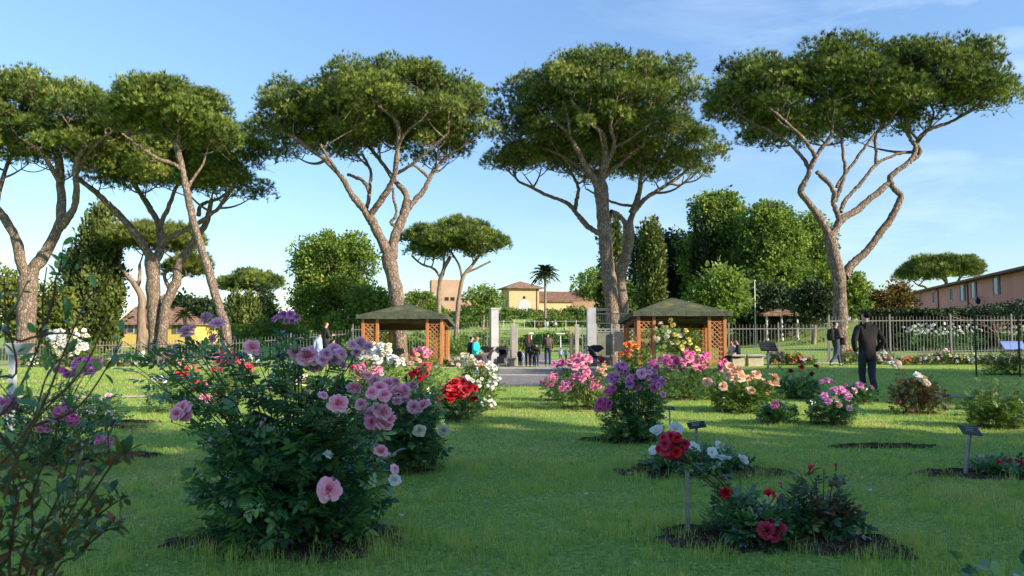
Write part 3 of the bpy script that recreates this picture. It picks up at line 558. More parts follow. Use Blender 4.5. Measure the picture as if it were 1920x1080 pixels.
rose_bush('big white flowered rose shrub in front of the left cypress', (128, 692), 48, 612, cluster(105, 632, 16, 14, 20, 6, 'white') + cluster(150, 636, 18, 20, 24, 6, 'white', alt='cream') + cluster(125, 655, 24, 16, 24, 6, 'white', alt='cream') + cluster(120, 620, 14, 8, 10, 6, 'white'), nleaf=1600, lsize=.09, D=30, fill=14, lm=rose_leaf_l, vase=.9)
# -- border along the fence
rr = random.Random(9)
cols = [('rosepink', 'shaggy border rose bush dotted with pink blooms'), ('peach', 'border rose bush with pale peach blooms'), ('white', 'border rose bush with white blooms'), ('orange', 'border rose bush with orange red blooms'), ('lilac', 'border bush with pale lilac blooms')]
place = [(1458, 0, 'below the large dark plaque'), (1488, 3, 'third from the stone bench'), (1512, 0, 'left of the walking man with the bag'), (1596, 1, 'between the two standing men'), (1660, 4, 'just right of the man in black'), (1700, 3, 'under the fence corner'), (1737, 0, 'dark leaved, middle of the right border'), (1768, 4, 'low, right of the dark leaved one'), (1795, 1, 'next to the green pole on its left'), (1822, 2, 'right behind the green pole'), (1856, 1, 'below the blue sign on its left'), (1905, 1, 'cut by the right edge below the blue sign')]
for px, c, wh in place:
    h = rr.randint(16, 32)
    rose_bush(cols[c][1] + ', ' + wh, (px, 684), rr.randint(15, 20), 684 - h, cluster(px, 684 - h * .62, 14, h * .42, rr.randint(6, 12), 3.4, cols[c][0], alt='white' if c != 3 else 'coral'), nleaf=320, lsize=.08, D=30.3, fill=6, lm=rose_leaf_l if px != 1737 else rose_leaf, vase=.9, group='border roses along the fence', bed=False)
for px, c, wh in ((60, 2, 'left of the white shrub'), (215, 1, 'right of the white shrub'), (262, 2, 'in front of the yellow house'), (330, 0, 'beside the leaning pine trunk'), (470, 2, 'left of the round tree'), (850, 4, 'right of the left gazebo')):
    h = rr.randint(18, 30)
    rose_bush(cols[c][1] + ', ' + wh, (px, 690), 20, 690 - h, cluster(px, 690 - h * .62, 16, h * .42, 10, 3.6, cols[c][0], alt='white'), nleaf=340, lsize=.09, D=33, fill=6, lm=rose_leaf_l, vase=.9, group='border roses along the fence', bed=False)
# -- the very near shrub at the left edge (close, soft)
def cane_plant(label, D, canes, nleaf, lsize, lm, r0=.006, name='rose_bush', cat='rose bush', buds=()):
    B = at(canes[0][0][0], canes[0][0][1], D); B[2] = 0.
    root = empty(name, B, label, cat); S = Soup(); P = []; Dr = []; q = np.random.default_rng(12)
    for c in canes:
        off = q.uniform(-.25, .25); pts = [at(x, y, D + off * (1 + i * .1)) for i, (x, y) in enumerate(c)]
        if c[0][1] > 1060 or c[0][0] < 0: pts = [B + (q.uniform(-.1, .1), q.uniform(-.1, .1), 0)] + pts
        C = smooth_path(pts, 5); V, Tt = tube(C, np.linspace(r0, r0 * .35, len(C)), 6); S.add(V, Tt)
        n = max(5, int(nleaf / len(canes))); t = q.uniform(.25, 1, n) * (len(C) - 1); i0 = np.minimum(t.astype(int), len(C) - 2); fr = (t - i0)[:, None]
        Q = C[i0] * (1 - fr) + C[i0 + 1] * fr; d = unit(n) * .8 + (0, 0, .45); P.append(Q + d * .01); Dr.append(d)
        for k in range(2):
            tt_ = int(len(C) * q.uniform(.4, .85)); e = C[tt_] + unit(1)[0] * (.09, .05, .02) + (0, 0, .09); V, Tt = tube(bez(C[tt_], e, np.array([0, 0, -.02]), 5), np.linspace(r0 * .45, r0 * .25, 5), 5); S.add(V, Tt)
            P.append(np.linspace(C[tt_], e, 6)[2:]); Dr.append(unit(4) + (0, 0, .4))
    S.build('stems', woody, root, smooth=True, origin=B)
    P = np.vstack(P); Dr = np.vstack(Dr); Rm = frames(Dr, np.tile([0, 0, 1.], (len(P), 1)) + jit(len(P), .6))
    lv, lf = leaflet(seg=5, W=.5); V, Tt = scatter(lv, lf, P, Rm, lsize * q.uniform(.5, 1.15, len(P)))
    bigmesh('foliage', V, Tt, lm, root, np.repeat(np.clip(q.normal(.5, .25, len(P)), 0, 1), len(lv)), True, B)
    for (x, y, s) in buds:
        o = link('bud', bloom_mesh('crimson', 'bud', True, 1), root); o.location = at(x, y, D) - B; o.scale = (s, s, s * 1.3)
    return root
cane_plant('blurred twiggy rose bush closest to the camera with long bare stems at the left edge', 1.75,
  [[(-30, 1100), (0, 960), (60, 800), (150, 700), (205, 590)], [(-60, 1000), (20, 850), (80, 760), (120, 660), (165, 560), (200, 545)], [(-60, 900), (20, 760), (75, 640), (80, 560), (88, 500)], [(75, 640), (100, 560), (105, 520), (118, 505)],
   [(-30, 800), (30, 700), (12, 600), (8, 520)], [(60, 800), (150, 760), (230, 640)], [(-40, 700), (40, 640), (120, 625), (165, 640)], [(-40, 860), (30, 850), (60, 800), (90, 700), (140, 650)]],
  84, .036, rose_leaf, .0045)
cane_plant('low young rose bush with red brown shoots in the bottom left corner', 1.9,
  [[(60, 1120), (110, 1020), (170, 930), (215, 865), (238, 850)], [(50, 1120), (95, 1000), (135, 930), (150, 860)], [(70, 1120), (150, 1000), (205, 950), (240, 930)], [(30, 1120), (60, 1000), (60, 930), (90, 850)], [(20, 1120), (20, 1020), (30, 940), (20, 880)], [(90, 1120), (150, 1040), (190, 1000), (230, 985)], [(0, 1120), (-10, 1020), (10, 960)], [(60, 1120), (100, 1060), (120, 980), (185, 880)], [(40, 1120), (110, 930), (130, 860), (165, 830)]],
  480, .040, leaf_mat('shoot_leaves', [(.03, .09, .05), (.06, .13, .05), (.13, .12, .03), (.22, .08, .04)], .3, .35, .5), .005)
cane_plant('dark leaf tips poking in at the bottom right corner', 2.0, [[(1890, 1170), (1880, 1120), (1890, 1085)], [(1900, 1170), (1860, 1120), (1840, 1095)], [(1930, 1170), (1915, 1110), (1905, 1085)]], 20, .05, rose_leaf, .003)

# ---------------------------------------------------------------- soil beds and the blades of the lawn
soil = surf('soil', (.04, .026, .02), (.14, .09, .065), 14, .95, 1.0, .1, c3=(.08, .05, .036), bscale=45)
def in_beds(x, y, grow=0.):
    m = np.zeros(len(x), bool)
    for (bx, by, rx, ry) in BEDS:
        a = np.arctan2((y - by) / ry, (x - bx) / rx); k = 1 + .12 * np.sin(3 * a + bx * 5) + .09 * np.sin(7 * a + by * 3) + .06 * np.sin(13 * a + bx * 9)
        d = np.sqrt(((x - bx) / rx) ** 2 + ((y - by) / ry) ** 2); m |= d < k * (1 + np.asarray(grow) / min(rx, ry))
    return m
for (bx, by, rx, ry) in BEDS:
    nr, na = 12, 72; v = [(0, 0, .015)]; f = []
    for i in range(1, nr + 1):
        for j in range(na):
            a = 2 * math.pi * j / na; k = (1 + .12 * math.sin(3 * a + bx * 5) + .09 * math.sin(7 * a + by * 3) + .06 * math.sin(13 * a + bx * 9)) * i / nr
            v.append((rx * k * math.cos(a), ry * k * math.sin(a), (.012 + R.uniform(-.01, .022)) * (1 if i < nr else 0) + .005))
    for j in range(na): f.append((0, 1 + j, 1 + (j + 1) % na))
    for i in range(nr - 1):
        for j in range(na):
            a = 1 + i * na + j; b = 1 + i * na + (j + 1) % na; f += [(a, a + na, b + na), (a, b + na, b)]
    o = bigmesh('soil_bed', v, f, soil, smooth=True); o.location = (bx, by, float(gz(bx, by))); tag(o, kind='structure')
# clods of earth and dry litter in the two nearest beds
S = Soup(); ico = np.array([(1, 0, 0), (-1, 0, 0), (0, 1, 0), (0, -1, 0), (0, 0, 1), (0, 0, -1)], float); icf = np.array([(0, 2, 4), (2, 1, 4), (1, 3, 4), (3, 0, 4), (2, 0, 5), (1, 2, 5), (3, 1, 5), (0, 3, 5)])
n = 1500; xx = rng.uniform(-5, 6, 60000); yy = rng.uniform(4, 9, 60000); k = in_beds(xx, yy, -.04); xx = xx[k][:4200]; yy = yy[k][:4200]
O = np.stack([xx, yy, rng.uniform(.008, .03, len(xx))], -1); V, T = scatter(ico, icf, O, frames(unit(len(xx))), rng.uniform(.004, .017, len(xx)) * rng.uniform(.5, 1, len(xx))); S.add(V, T, .5)
tag(S.build('soil_clods', surf('clod', (.03, .018, .012), (.09, .055, .036), 25, .95)), 'loose dark clods of earth lying in the nearest beds', 'soil', kind='stuff')
grass_m = leaf_mat('grass_blades', [(.11, .26, .07), (.26, .42, .095), (.46, .52, .115), (.62, .52, .24)], .38, .6, .25)
_G = np.random.default_rng(77).random((256, 256))
def vnoise(x, y, f):
    x = x * f + 500.3; y = y * f + 300.7; i = np.floor(x).astype(int); j = np.floor(y).astype(int); u = x - i; v = y - j; u = u * u * (3 - 2 * u); v = v * v * (3 - 2 * v); g = lambda a, c: _G[a % 256, c % 256]
    return (g(i, j) * (1 - u) + g(i + 1, j) * u) * (1 - v) + (g(i, j + 1) * (1 - u) + g(i + 1, j + 1) * u) * v
def blades(n, y0, y1, h, wd, near=False):
    y = np.sqrt(rng.uniform(y0 * y0, y1 * y1, n)); x = rng.uniform(-1, 1, n) * y * .74
    k = ~in_beds(x, y, np.where(rng.random(n) < .25, -.12, rng.normal(-.01, .035, n))) & ~((x > -.5) & (x < 3.3) & (y > 18.55) & (y < 27.2)) & ~((x < -3.6) & (y > 15.45) & (y < 16.1)) & ~((x > 8.6) & (y > 15.55) & (y < 16.25))
    x = x[k]; y = y[k]; n = len(x)
    vn = vnoise(x, y, 1.1) * .5 + vnoise(x + 9, y, 3.3) * .7 + vnoise(x, y + 5, 8.) * .9 + vnoise(x + 3, y + 5, 17.) * .8 - 1.45
    patch = .5 + .12 * rng.normal(size=n) + .75 * vn + .12 * np.sin(x * 2.1 + 1.3 * np.sin(y * 1.7)) * np.sin(y * 2.6 + x) + .22 * np.sin(x * 7 + 2 * np.sin(y * 5)) * np.sin(y * 6.3)
    fine = np.sin(x * 31 + 3 * np.sin(y * 17)) * np.sin(y * 27 + 2 * np.sin(x * 23)); fine = .5 * fine + 1.6 * vn; patch = patch + .08 * fine
    edge = in_beds(x, y, .10); hh = h * rng.uniform(.45, 1.25, n) * (.6 + .9 * np.clip(patch, 0, 1)) * np.where(edge, rng.uniform(1, 2.2, n), 1.0)
    a = rng.uniform(0, 2 * math.pi, n); ln = rng.uniform(.15, .95, n) * hh
    O = np.stack([x, y, gz(x, y)], -1); s = np.stack([np.cos(a + 1.57), np.sin(a + 1.57), np.zeros(n)], -1) * wd * rng.uniform(.6, 1.3, n)[:, None]
    tip = O + np.stack([np.cos(a) * ln, np.sin(a) * ln, hh], -1)
    if near:
        hh2 = hh * (.5 + .95 / (1 + np.exp(-5 * fine))); tip = O + (tip - O) * (hh2 / hh)[:, None]; hh = hh2
        mid = O + np.stack([np.cos(a) * ln * .3, np.sin(a) * ln * .3, hh * .6], -1)
        V = np.stack([O - s, O + s, mid + s * .75, mid - s * .75, tip], 1); T = np.array([(0, 1, 2), (0, 2, 3), (3, 2, 4)])[None] + (np.arange(n) * 5)[:, None, None]; m = 5
    else:
        V = np.stack([O - s, O + s, tip], 1); T = np.array([(0, 1, 2)])[None] + (np.arange(n) * 3)[:, None, None]; m = 3
    bare_ = (vnoise(x + 40, y, .9) * .6 + vnoise(x, y + 40, 4.) * .4) > .66; dry = rng.random(n) < (.06 + .16 * np.clip(1 - patch, 0, 1) + .45 * bare_); t = np.clip(.08 + .48 * patch + rng.normal(0, .16, n), 0, .85); t = np.where(dry, rng.uniform(.85, 1, n), t)
    return V.reshape(-1, 3), T.reshape(-1, 3), np.repeat(t, m)
S = Soup()
for a in ((170000, 3.6, 8.2, .034, .0019, True), (210000, 8.2, 17, .036, .0036), (150000, 17, 31, .04, .007)):
    S.add(*blades(*a))
n = 26000; y = np.sqrt(rng.uniform(3.6 ** 2, 11 ** 2, n)); x = rng.uniform(-1, 1, n) * y * .74; k = ~in_beds(x, y, 0) & (np.sin(x * 3.1 + np.sin(y * 2)) * np.sin(y * 3.7 + x) + rng.normal(0, .4, n) > .1); x = x[k]; y = y[k]; n = len(x)
V, T = scatter(KITE[0] * (1.5, 1, 1), KITE[1], np.stack([x, y, rng.uniform(.006, .03, n)], -1), frames(unit(n) * (1, 1, .35) + (0, 0, .25), np.tile([0, 0, 1.], (n, 1)) + jit(n, .3)), rng.uniform(.014, .034, n)); S.add(V, T, np.repeat(np.clip(rng.normal(.35, .25, n), 0, 1), 4))
n = 3200; y = np.sqrt(rng.uniform(3.6 ** 2, 13 ** 2, n)); x = rng.uniform(-1, 1, n) * y * .74; V, T = scatter(KITE[0] * (.7, 1, 1), KITE[1], np.stack([x, y, rng.uniform(.015, .035, n)], -1), frames(unit(n) * (1, 1, .2), np.tile([0, 0, 1.], (n, 1)) + jit(n, .3)), rng.uniform(.012, .034, n)); S.add(V, T, np.repeat(rng.uniform(.93, 1, n), 4))
tag(S.build('grass', grass_m), 'short mown grass of the rose garden lawn', 'grass', kind='stuff')
pm = surf('fallen_petal', (.7, .68, .66), (.8, .78, .76), 10, .7); pp = surf('fallen_pink_petal', (.6, .3, .4), (.75, .45, .55), 10, .7)
for (px, py, c, wh) in ((754, 973, 0, 'fallen white petal on the grass right of the big soil bed'), (1098, 932, 0, 'lone white petal on the shaded grass in the centre'), (1630, 925, 0, 'curled white petal right of the crimson buds'), (910, 945, 1, 'pink petal on the grass in the centre'), (1075, 832, 0, 'small white petal left of the tall mauve bush'), (1180, 893, 0, 'white petal at the front of the white rose bed'), (1405, 898, 0, 'white petal right of the white rose bed')):
    g = ground(px, py); m = MB(); s = .022 if c == 0 else .014
    v = [(0, 0, .004)]; f = []
    for j in range(10):
        a = 2 * math.pi * j / 10; v.append((s * math.cos(a) * (1.2 if j % 3 else 1), s * .8 * math.sin(a), .010 + .008 * math.cos(2 * a)))
        f.append((0, 1 + j, 1 + (j + 1) % 10))
    v2 = [(x, y, z - .002) for x, y, z in v]; nv = len(v); f2 = [(a_ + nv, c_ + nv, b_ + nv) for a_, b_, c_ in f]; rim = [(1 + j, 1 + nv + j, 1 + nv + (j + 1) % 10, 1 + (j + 1) % 10) for j in range(10)]
    m.add(v + v2, f + f2 + rim); o = m.build('fallen_petal', pm if c == 0 else pp, smooth=True); o.location = (g[0], g[1], .026); tag(o, wh, 'petal')
# ---------------------------------------------------------------- stone pines
def pine(label, D, limbs, blobs, n_clump, group='umbrella pines', bm=None, lm=None, tufts=84, needle=.225, clump=.72, seed=1, below=-.7, kb=1.0, name='stone_pine', bare=()):
    """limbs: (points px, r0 px, r1 px, depth offset start, end); blobs: (px, py, rx px, ry px, depth offset m, depth ratio)"""
    q = np.random.default_rng(seed); s = D / F; S = Soup(); pool = []; prad = []
    p0 = limbs[0][0][0]; B = at(p0[0], p0[1], D); B[2] = float(gz(B[0], B[1])) - .1
    first = True
    for li, (pts, r0, r1, d0, d1) in enumerate(limbs):
        k_ = .72 if r0 > 12 else .86
        r0 *= k_; r1 *= .86
        n = len(pts); P = [at(x, y, D + d0 + (d1 - d0) * i / (n - 1)) for i, (x, y) in enumerate(pts)]
        if pts[0][1] >= 560 and li < 3: P[0][2] = float(gz(P[0][0], P[0][1])) - .15
        P = smooth_path(P, 5); t = np.linspace(0, 1, len(P)); r = (r0 + (r1 - r0) * t ** .85) * s
        r = r * (1 + .07 * np.sin(t * 23 + li) + q.normal(0, .03, len(P)))
        if pts[0][1] >= 560 and li < 3: r[:3] *= [1.25, 1.1, 1.03]
        P = P + q.normal(0, .012, P.shape) * 1.0
        V, T = tube(P, r, 12 if r0 > 8 else 8); S.add(V, T)
        for i in range(len(P)): pool.append(P[i]); prad.append(r[i])
    cs = []
    ell = [(at(x, y, D + dz), np.array([rx * s, rx * s * dr, ry * s])) for (x, y, rx, ry, dz, dr) in blobs]
    lobes = []; lr = clump * 2.1
    for c, ax in ell:
        m = max(3, int(ax[0] * ax[2] * 4.2 / lr ** 2) + 2)
        for _ in range(m * 40):
            if m <= 0: break
            d = q.normal(size=3); d /= np.linalg.norm(d)
            if d[2] < below: continue
            rl = lr * q.uniform(.6, 1.2); p = c + np.maximum(ax - rl * .75, ax * .15) * d
            if any(((p - l[0]) ** 2).sum() < (.62 * (rl + l[1][0])) ** 2 for l in lobes): continue
            lobes.append((p, np.array([rl, rl, rl * q.uniform(.6, .85)]))); m -= 1
    area = np.array([l[1][0] ** 2 for l in lobes]); cnt = np.maximum(3, (n_clump * area / area.sum()).astype(int))
    for bi, ((c, ax), m) in enumerate(zip(lobes, cnt)):
        got = 0; tries = 0
        while got < m and tries < m * 30:
            tries += 1
            d = q.normal(size=3); d /= np.linalg.norm(d)
            if d[2] < -.45: continue
            p = c + ax * d * q.uniform(.55, 1.0) ** .6
            if any(j != bi and (((p - e[0]) / e[1]) ** 2).sum() < .35 for j, e in enumerate(lobes)): continue
            if any(((p - x) ** 2).sum() < (clump * .5) ** 2 for x in cs[-60:]): continue
            cs.append(p); got += 1
    cs = np.array(cs); E_ = np.array([[e[0][2], e[1][2]] for e in ell]); near_ = np.array([int(np.argmin([((p[:2] - e[0][:2]) ** 2).sum() for e in ell])) for p in cs]); rel = (cs[:, 2] - E_[near_, 0]) / E_[near_, 1]
    cs = cs[(rel > -.25) | (q.random(len(cs)) > .5)]; zmin = min(e[0][2] - e[1][2] * 1.5 for e in ell)
    pool = np.array(pool); prad = np.array(prad); k = pool[:, 2] > zmin - 1.0
    pool = pool[k]; prad = prad[k]
    lc = sorted([l[0] - (0, 0, .35 * l[1][2]) for l in lobes], key=lambda p: np.min(((pool - p) ** 2).sum(1)))
    for c in lc:
        dv = pool - c; cost = np.sqrt((dv ** 2).sum(1)) + 1.5 * np.maximum(0, dv[:, 2] + .8) - 1.2 * np.minimum(prad, .2)
        j = int(np.argmin(cost)); a = pool[j]; ln = np.linalg.norm(c - a)
        if ln < .3: continue
        Pb = bez(a, c, np.array([0, 0, -.16 * ln]) + q.normal(size=3) * .06 * ln, 9); ra = min(prad[j] * .8, (.035 + .02 * ln) * kb); r = np.linspace(ra, .026 * kb, 9); V, T = tube(Pb, r, 6); S.add(V, T)
        pool = np.vstack([pool, Pb[2:]]); prad = np.concatenate([prad, r[2:]])
    d0 = np.array([np.min(((pool - c) ** 2).sum(1)) for c in cs]); order = np.argsort(d0); clen = 0
    for ci in order:
        c = cs[ci]; dv = pool - c; cost = np.sqrt((dv ** 2).sum(1)) + 1.2 * np.maximum(0, dv[:, 2] + .5) - .6 * np.minimum(prad, .2)
        j = int(np.argmin(cost)); a = pool[j]; ln = np.linalg.norm(c - a)
        if ln < .2: continue
        bend = np.array([0, 0, -.13 * ln]) + q.normal(size=3) * .07 * ln; Pb = bez(a, c, bend, 7)
        ra = min(prad[j] * .72, (.020 + .016 * ln) * kb); r = np.linspace(ra, .014 * kb, 7); V, T = tube(Pb, r, 5); S.add(V, T)
        pool = np.vstack([pool, Pb[2:6]]); prad = np.concatenate([prad, r[2:6]])
        if ln > 1.2 * clump:
            for _ in range(3):
                e = c + q.normal(size=3) * clump * .55; b = Pb[4]; V, T = tube(bez(b, e, np.array([0, 0, -.05]), 4), [r[4] * .8, .014 * kb, .011 * kb, .008 * kb], 4); S.add(V, T)
    for pts, r0, r1, d0_, d1_ in bare:
        P = smooth_path([at(x, y, D + d0_ + (d1_ - d0_) * i / (len(pts) - 1)) for i, (x, y) in enumerate(pts)], 4); V, T = tube(P, np.linspace(r0, r1, len(P)) * s, 6); S.add(V, T)
    root = empty(name, B, label, 'pine tree', group)
    S.build('trunk', bm or bark, root, smooth=True, origin=B)
    nC = len(cs); n = nC * tufts
    ci = np.repeat(np.arange(nC), tufts); u = unit(n); rr_ = q.uniform(.35, 1, n) ** .5
    cr = q.uniform(.75, 1.3, nC)[ci]; flat = q.uniform(.55, .8, nC)[ci]
    off = u * rr_[:, None] * (clump * cr)[:, None]; off[:, 2] *= flat; off[:, 2] = np.where(off[:, 2] < -.32 * clump, -off[:, 2] * .5, off[:, 2])
    P = cs[ci] + off; d = off / (clump) * .8 + (0, 0, .75) + q.normal(size=(n, 3)) * .35
    tv, tt = TUFT; V, T = scatter(tv, tt, P, frames(d), needle * q.uniform(.75, 1.2, n))
    ct_ = np.clip(q.normal(.5, .16, nC), 0, 1)[ci]; tint = np.clip(ct_ + q.normal(0, .13, n), 0, 1)
    bigmesh('crown', V, T, lm or pine_m, root, np.repeat(tint, len(tv)), False, B)
    return root
pine('left edge umbrella pine, its trunk forking low beside the tall cypress', 38,
  [([(46, 695), (48, 637), (50, 570), (53, 519)], 21, 20, 0, 0), ([(53, 525), (40, 495), (32, 454), (16, 422), (-2, 395), (-40, 350), (-60, 300)], 15, 6, 0, -1.5),
   ([(52, 530), (66, 500), (82, 480), (107, 433), (115, 400), (113, 336), (108, 290), (90, 250)], 18, 7, 0, .5), ([(116, 425), (128, 408), (140, 385), (144, 350), (142, 312), (160, 270)], 9, 5, 0, -1),
   ([(112, 340), (80, 290), (40, 260)], 6, 3, 0, -2), ([(142, 330), (170, 280), (220, 240)], 5, 3, 0, -1.5), ([(-10, 390), (10, 320), (30, 270)], 6, 3, 0, 1)],
  [(80, 236, 150, 96, 0, .8), (-70, 240, 120, 96, 0, .8), (190, 232, 62, 70, -.5, .9), (100, 285, 90, 60, 0, .8)], 400, seed=2)
pine('dark many limbed umbrella pine behind the leaning trunk', 42,
  [([(290, 695), (290, 615), (288, 560), (287, 519), (285, 480)], 16, 15, 0, 0), ([(286, 490), (270, 462), (258, 443), (237, 418), (215, 395), (195, 375), (177, 358), (140, 330)], 10, 5, 0, -1),
   ([(302, 620), (308, 590), (318, 555), (330, 529), (333, 505), (338, 490), (352, 470), (365, 449), (378, 432), (387, 417), (392, 398), (397, 375)], 12, 5, -.3, .8), ([(287, 495), (296, 480), (301, 465), (300, 442), (298, 422), (284, 395), (268, 370), (240, 330)], 11, 5, 0, 1.5),
   ([(300, 458), (314, 448), (335, 438), (354, 427), (370, 419), (386, 409), (410, 390), (430, 360)], 7, 4, 0, -.5), ([(298, 425), (315, 390), (330, 350)], 6, 4, 0, 0), ([(372, 405), (376, 386), (392, 378), (413, 371), (440, 350)], 5, 3, .5, 1)],
  [(310, 320, 150, 76, 0, .8), (405, 300, 92, 84, -1, .8), (440, 352, 62, 44, 0, .9), (225, 320, 76, 60, 0, .8), (455, 300, 44, 66, 0, .9)], 360, seed=3)
pine('slender leaning umbrella pine with a sunlit pinkish trunk', 34,
  [([(424, 690), (424, 622), (411, 575), (397, 529), (385, 487), (370, 443), (358, 395), (349, 352), (341, 315), (334, 285), (328, 262)], 13, 6, 0, 0),
   ([(340, 318), (326, 308), (300, 299), (278, 286), (258, 272), (242, 260), (228, 250)], 5, 2.2, 0, -1.2), ([(334, 290), (334, 270), (340, 240)], 5, 3, 0, 0), ([(332, 285), (322, 262), (300, 230)], 4, 2, 0, 0), ([(351, 355), (362, 335), (380, 310), (384, 290)], 4, 2, 0, .5), ([(300, 299), (280, 302), (262, 296)], 2, 1, 0, -.5)],
  [(310, 218, 98, 70, 0, .85), (372, 240, 56, 56, 0, .9), (258, 230, 50, 52, 0, .9)], 210, seed=4, clump=.7, lm=pine_m)
pine('umbrella pine rising behind the left gazebo with a twice forked trunk', 38,
  [([(753, 695), (751, 650), (747, 590), (742, 545), (735, 510), (727, 478)], 19, 16, 0, 0), ([(728, 485), (722, 465), (710, 440), (700, 420), (693, 405)], 12, 10, 0, -.3),
   ([(695, 412), (680, 390), (667, 375), (655, 358), (646, 340), (638, 330), (610, 300), (560, 265), (520, 240)], 9, 3.5, -.3, -1), ([(693, 405), (705, 388), (720, 368), (733, 345), (740, 325), (743, 300), (746, 275), (747, 240), (738, 220), (722, 208), (705, 190)], 8.5, 3, -.3, -2.5),
   ([(688, 390), (692, 365), (688, 350), (678, 338), (665, 332), (652, 327)], 5, 3.5, -.3, .8), ([(692, 362), (695, 340), (694, 318), (680, 290)], 4.5, 3, 0, 1.5), ([(745, 275), (760, 250), (785, 228)], 4, 2, -2, -3),
   ([(735, 485), (737, 460), (742, 438), (750, 420), (758, 400), (764, 378)], 14, 10, 0, .6), ([(764, 392), (778, 375), (792, 360), (803, 340), (812, 322), (826, 305), (850, 285), (880, 265)], 7.5, 3, .6, 1), ([(764, 380), (760, 362), (745, 345), (732, 328), (720, 310), (690, 275), (660, 255)], 8, 3, .6, 2), ([(742, 425), (733, 417), (740, 408), (744, 395), (738, 372), (737, 352)], 4, 3, .2, 0),
   ([(806, 335), (790, 320), (775, 308)], 4, 3, .8, 0), ([(745, 325), (770, 310), (800, 285), (840, 250)], 4, 2.5, -1, -2), ([(640, 333), (625, 310), (600, 270)], 4, 2.5, -.5, -2)],
  [(548, 234, 86, 84, 0, .85), (735, 206, 146, 92, -.5, .85), (640, 238, 118, 88, .5, .85), (855, 226, 72, 88, 0, .85), (790, 252, 110, 84, 1, .85), (600, 270, 90, 50, 1, .85)], 520, seed=5)
pine('tall umbrella pine with a straight thick trunk left of the right gazebo', 40,
  [([(1150, 700), (1150, 640), (1148, 578), (1143, 530), (1139, 490), (1134, 433), (1130, 390), (1127, 360), (1122, 335)], 18, 15, 0, 0), ([(1124, 345), (1115, 335), (1106, 325), (1095, 305), (1087, 288), (1077, 270), (1067, 252), (1050, 235), (1030, 218)], 9, 3, 0, -2),
   ([(1126, 342), (1130, 320), (1134, 300), (1134, 278), (1133, 262), (1128, 250), (1115, 235), (1103, 220), (1085, 204), (1070, 190)], 9, 3, 0, -3), ([(1130, 340), (1135, 315), (1148, 285), (1152, 265), (1145, 240), (1148, 210)], 6, 3, 0, -2.5), ([(1118, 335), (1090, 315), (1050, 290), (1000, 270)], 6, 2.5, 0, 1), ([(1130, 335), (1170, 300), (1220, 260)], 6, 2.5, 0, 1), ([(1068, 252), (1066, 230), (1060, 200)], 3, 2, -2, -2.5), ([(1104, 325), (1090, 330), (1060, 300)], 4, 2, 0, 0)],
  [(1120, 204, 148, 104, -.5, .85), (1005, 228, 82, 98, 0, .85), (1230, 190, 92, 90, 0, .85), (1090, 262, 140, 92, 1, .85)], 480, seed=6)
pine('umbrella pine growing just behind the straight trunked one, wide low boughs', 43,
  [([(1168, 700), (1168, 640), (1168, 578), (1164, 540), (1165, 510), (1173, 482), (1178, 455), (1178, 418)], 14, 12, 0, 0), ([(1178, 428), (1186, 402), (1198, 385), (1212, 371), (1232, 358), (1253, 345), (1275, 330), (1295, 314)], 7, 3, 0, 1), ([(1184, 400), (1196, 371), (1200, 350), (1201, 335), (1210, 310)], 7, 4, 0, 0),
   ([(1178, 428), (1168, 412), (1158, 402), (1146, 396)], 6, 5, 0, -1), ([(1124, 438), (1103, 425), (1087, 407), (1077, 395), (1067, 383), (1048, 374), (1025, 366), (998, 352), (973, 340), (962, 322)], 7, 2.5, 0, 0), ([(1146, 396), (1134, 430), (1122, 437)], 5, 6, -.5, 0), ([(1078, 392), (1082, 370), (1084, 350), (1070, 320)], 5, 3, 0, 1), ([(1198, 385), (1170, 385), (1140, 375), (1100, 355)], 4, 2, 0, 1), ([(1255, 345), (1280, 345), (1310, 320)], 3, 2, 1, 1)],
  [(1262, 296, 96, 70, 0, .85), (1000, 305, 84, 54, 0, .85), (1130, 300, 130, 50, 1, .85), (1305, 270, 52, 48, 0, .9)], 280, seed=7)
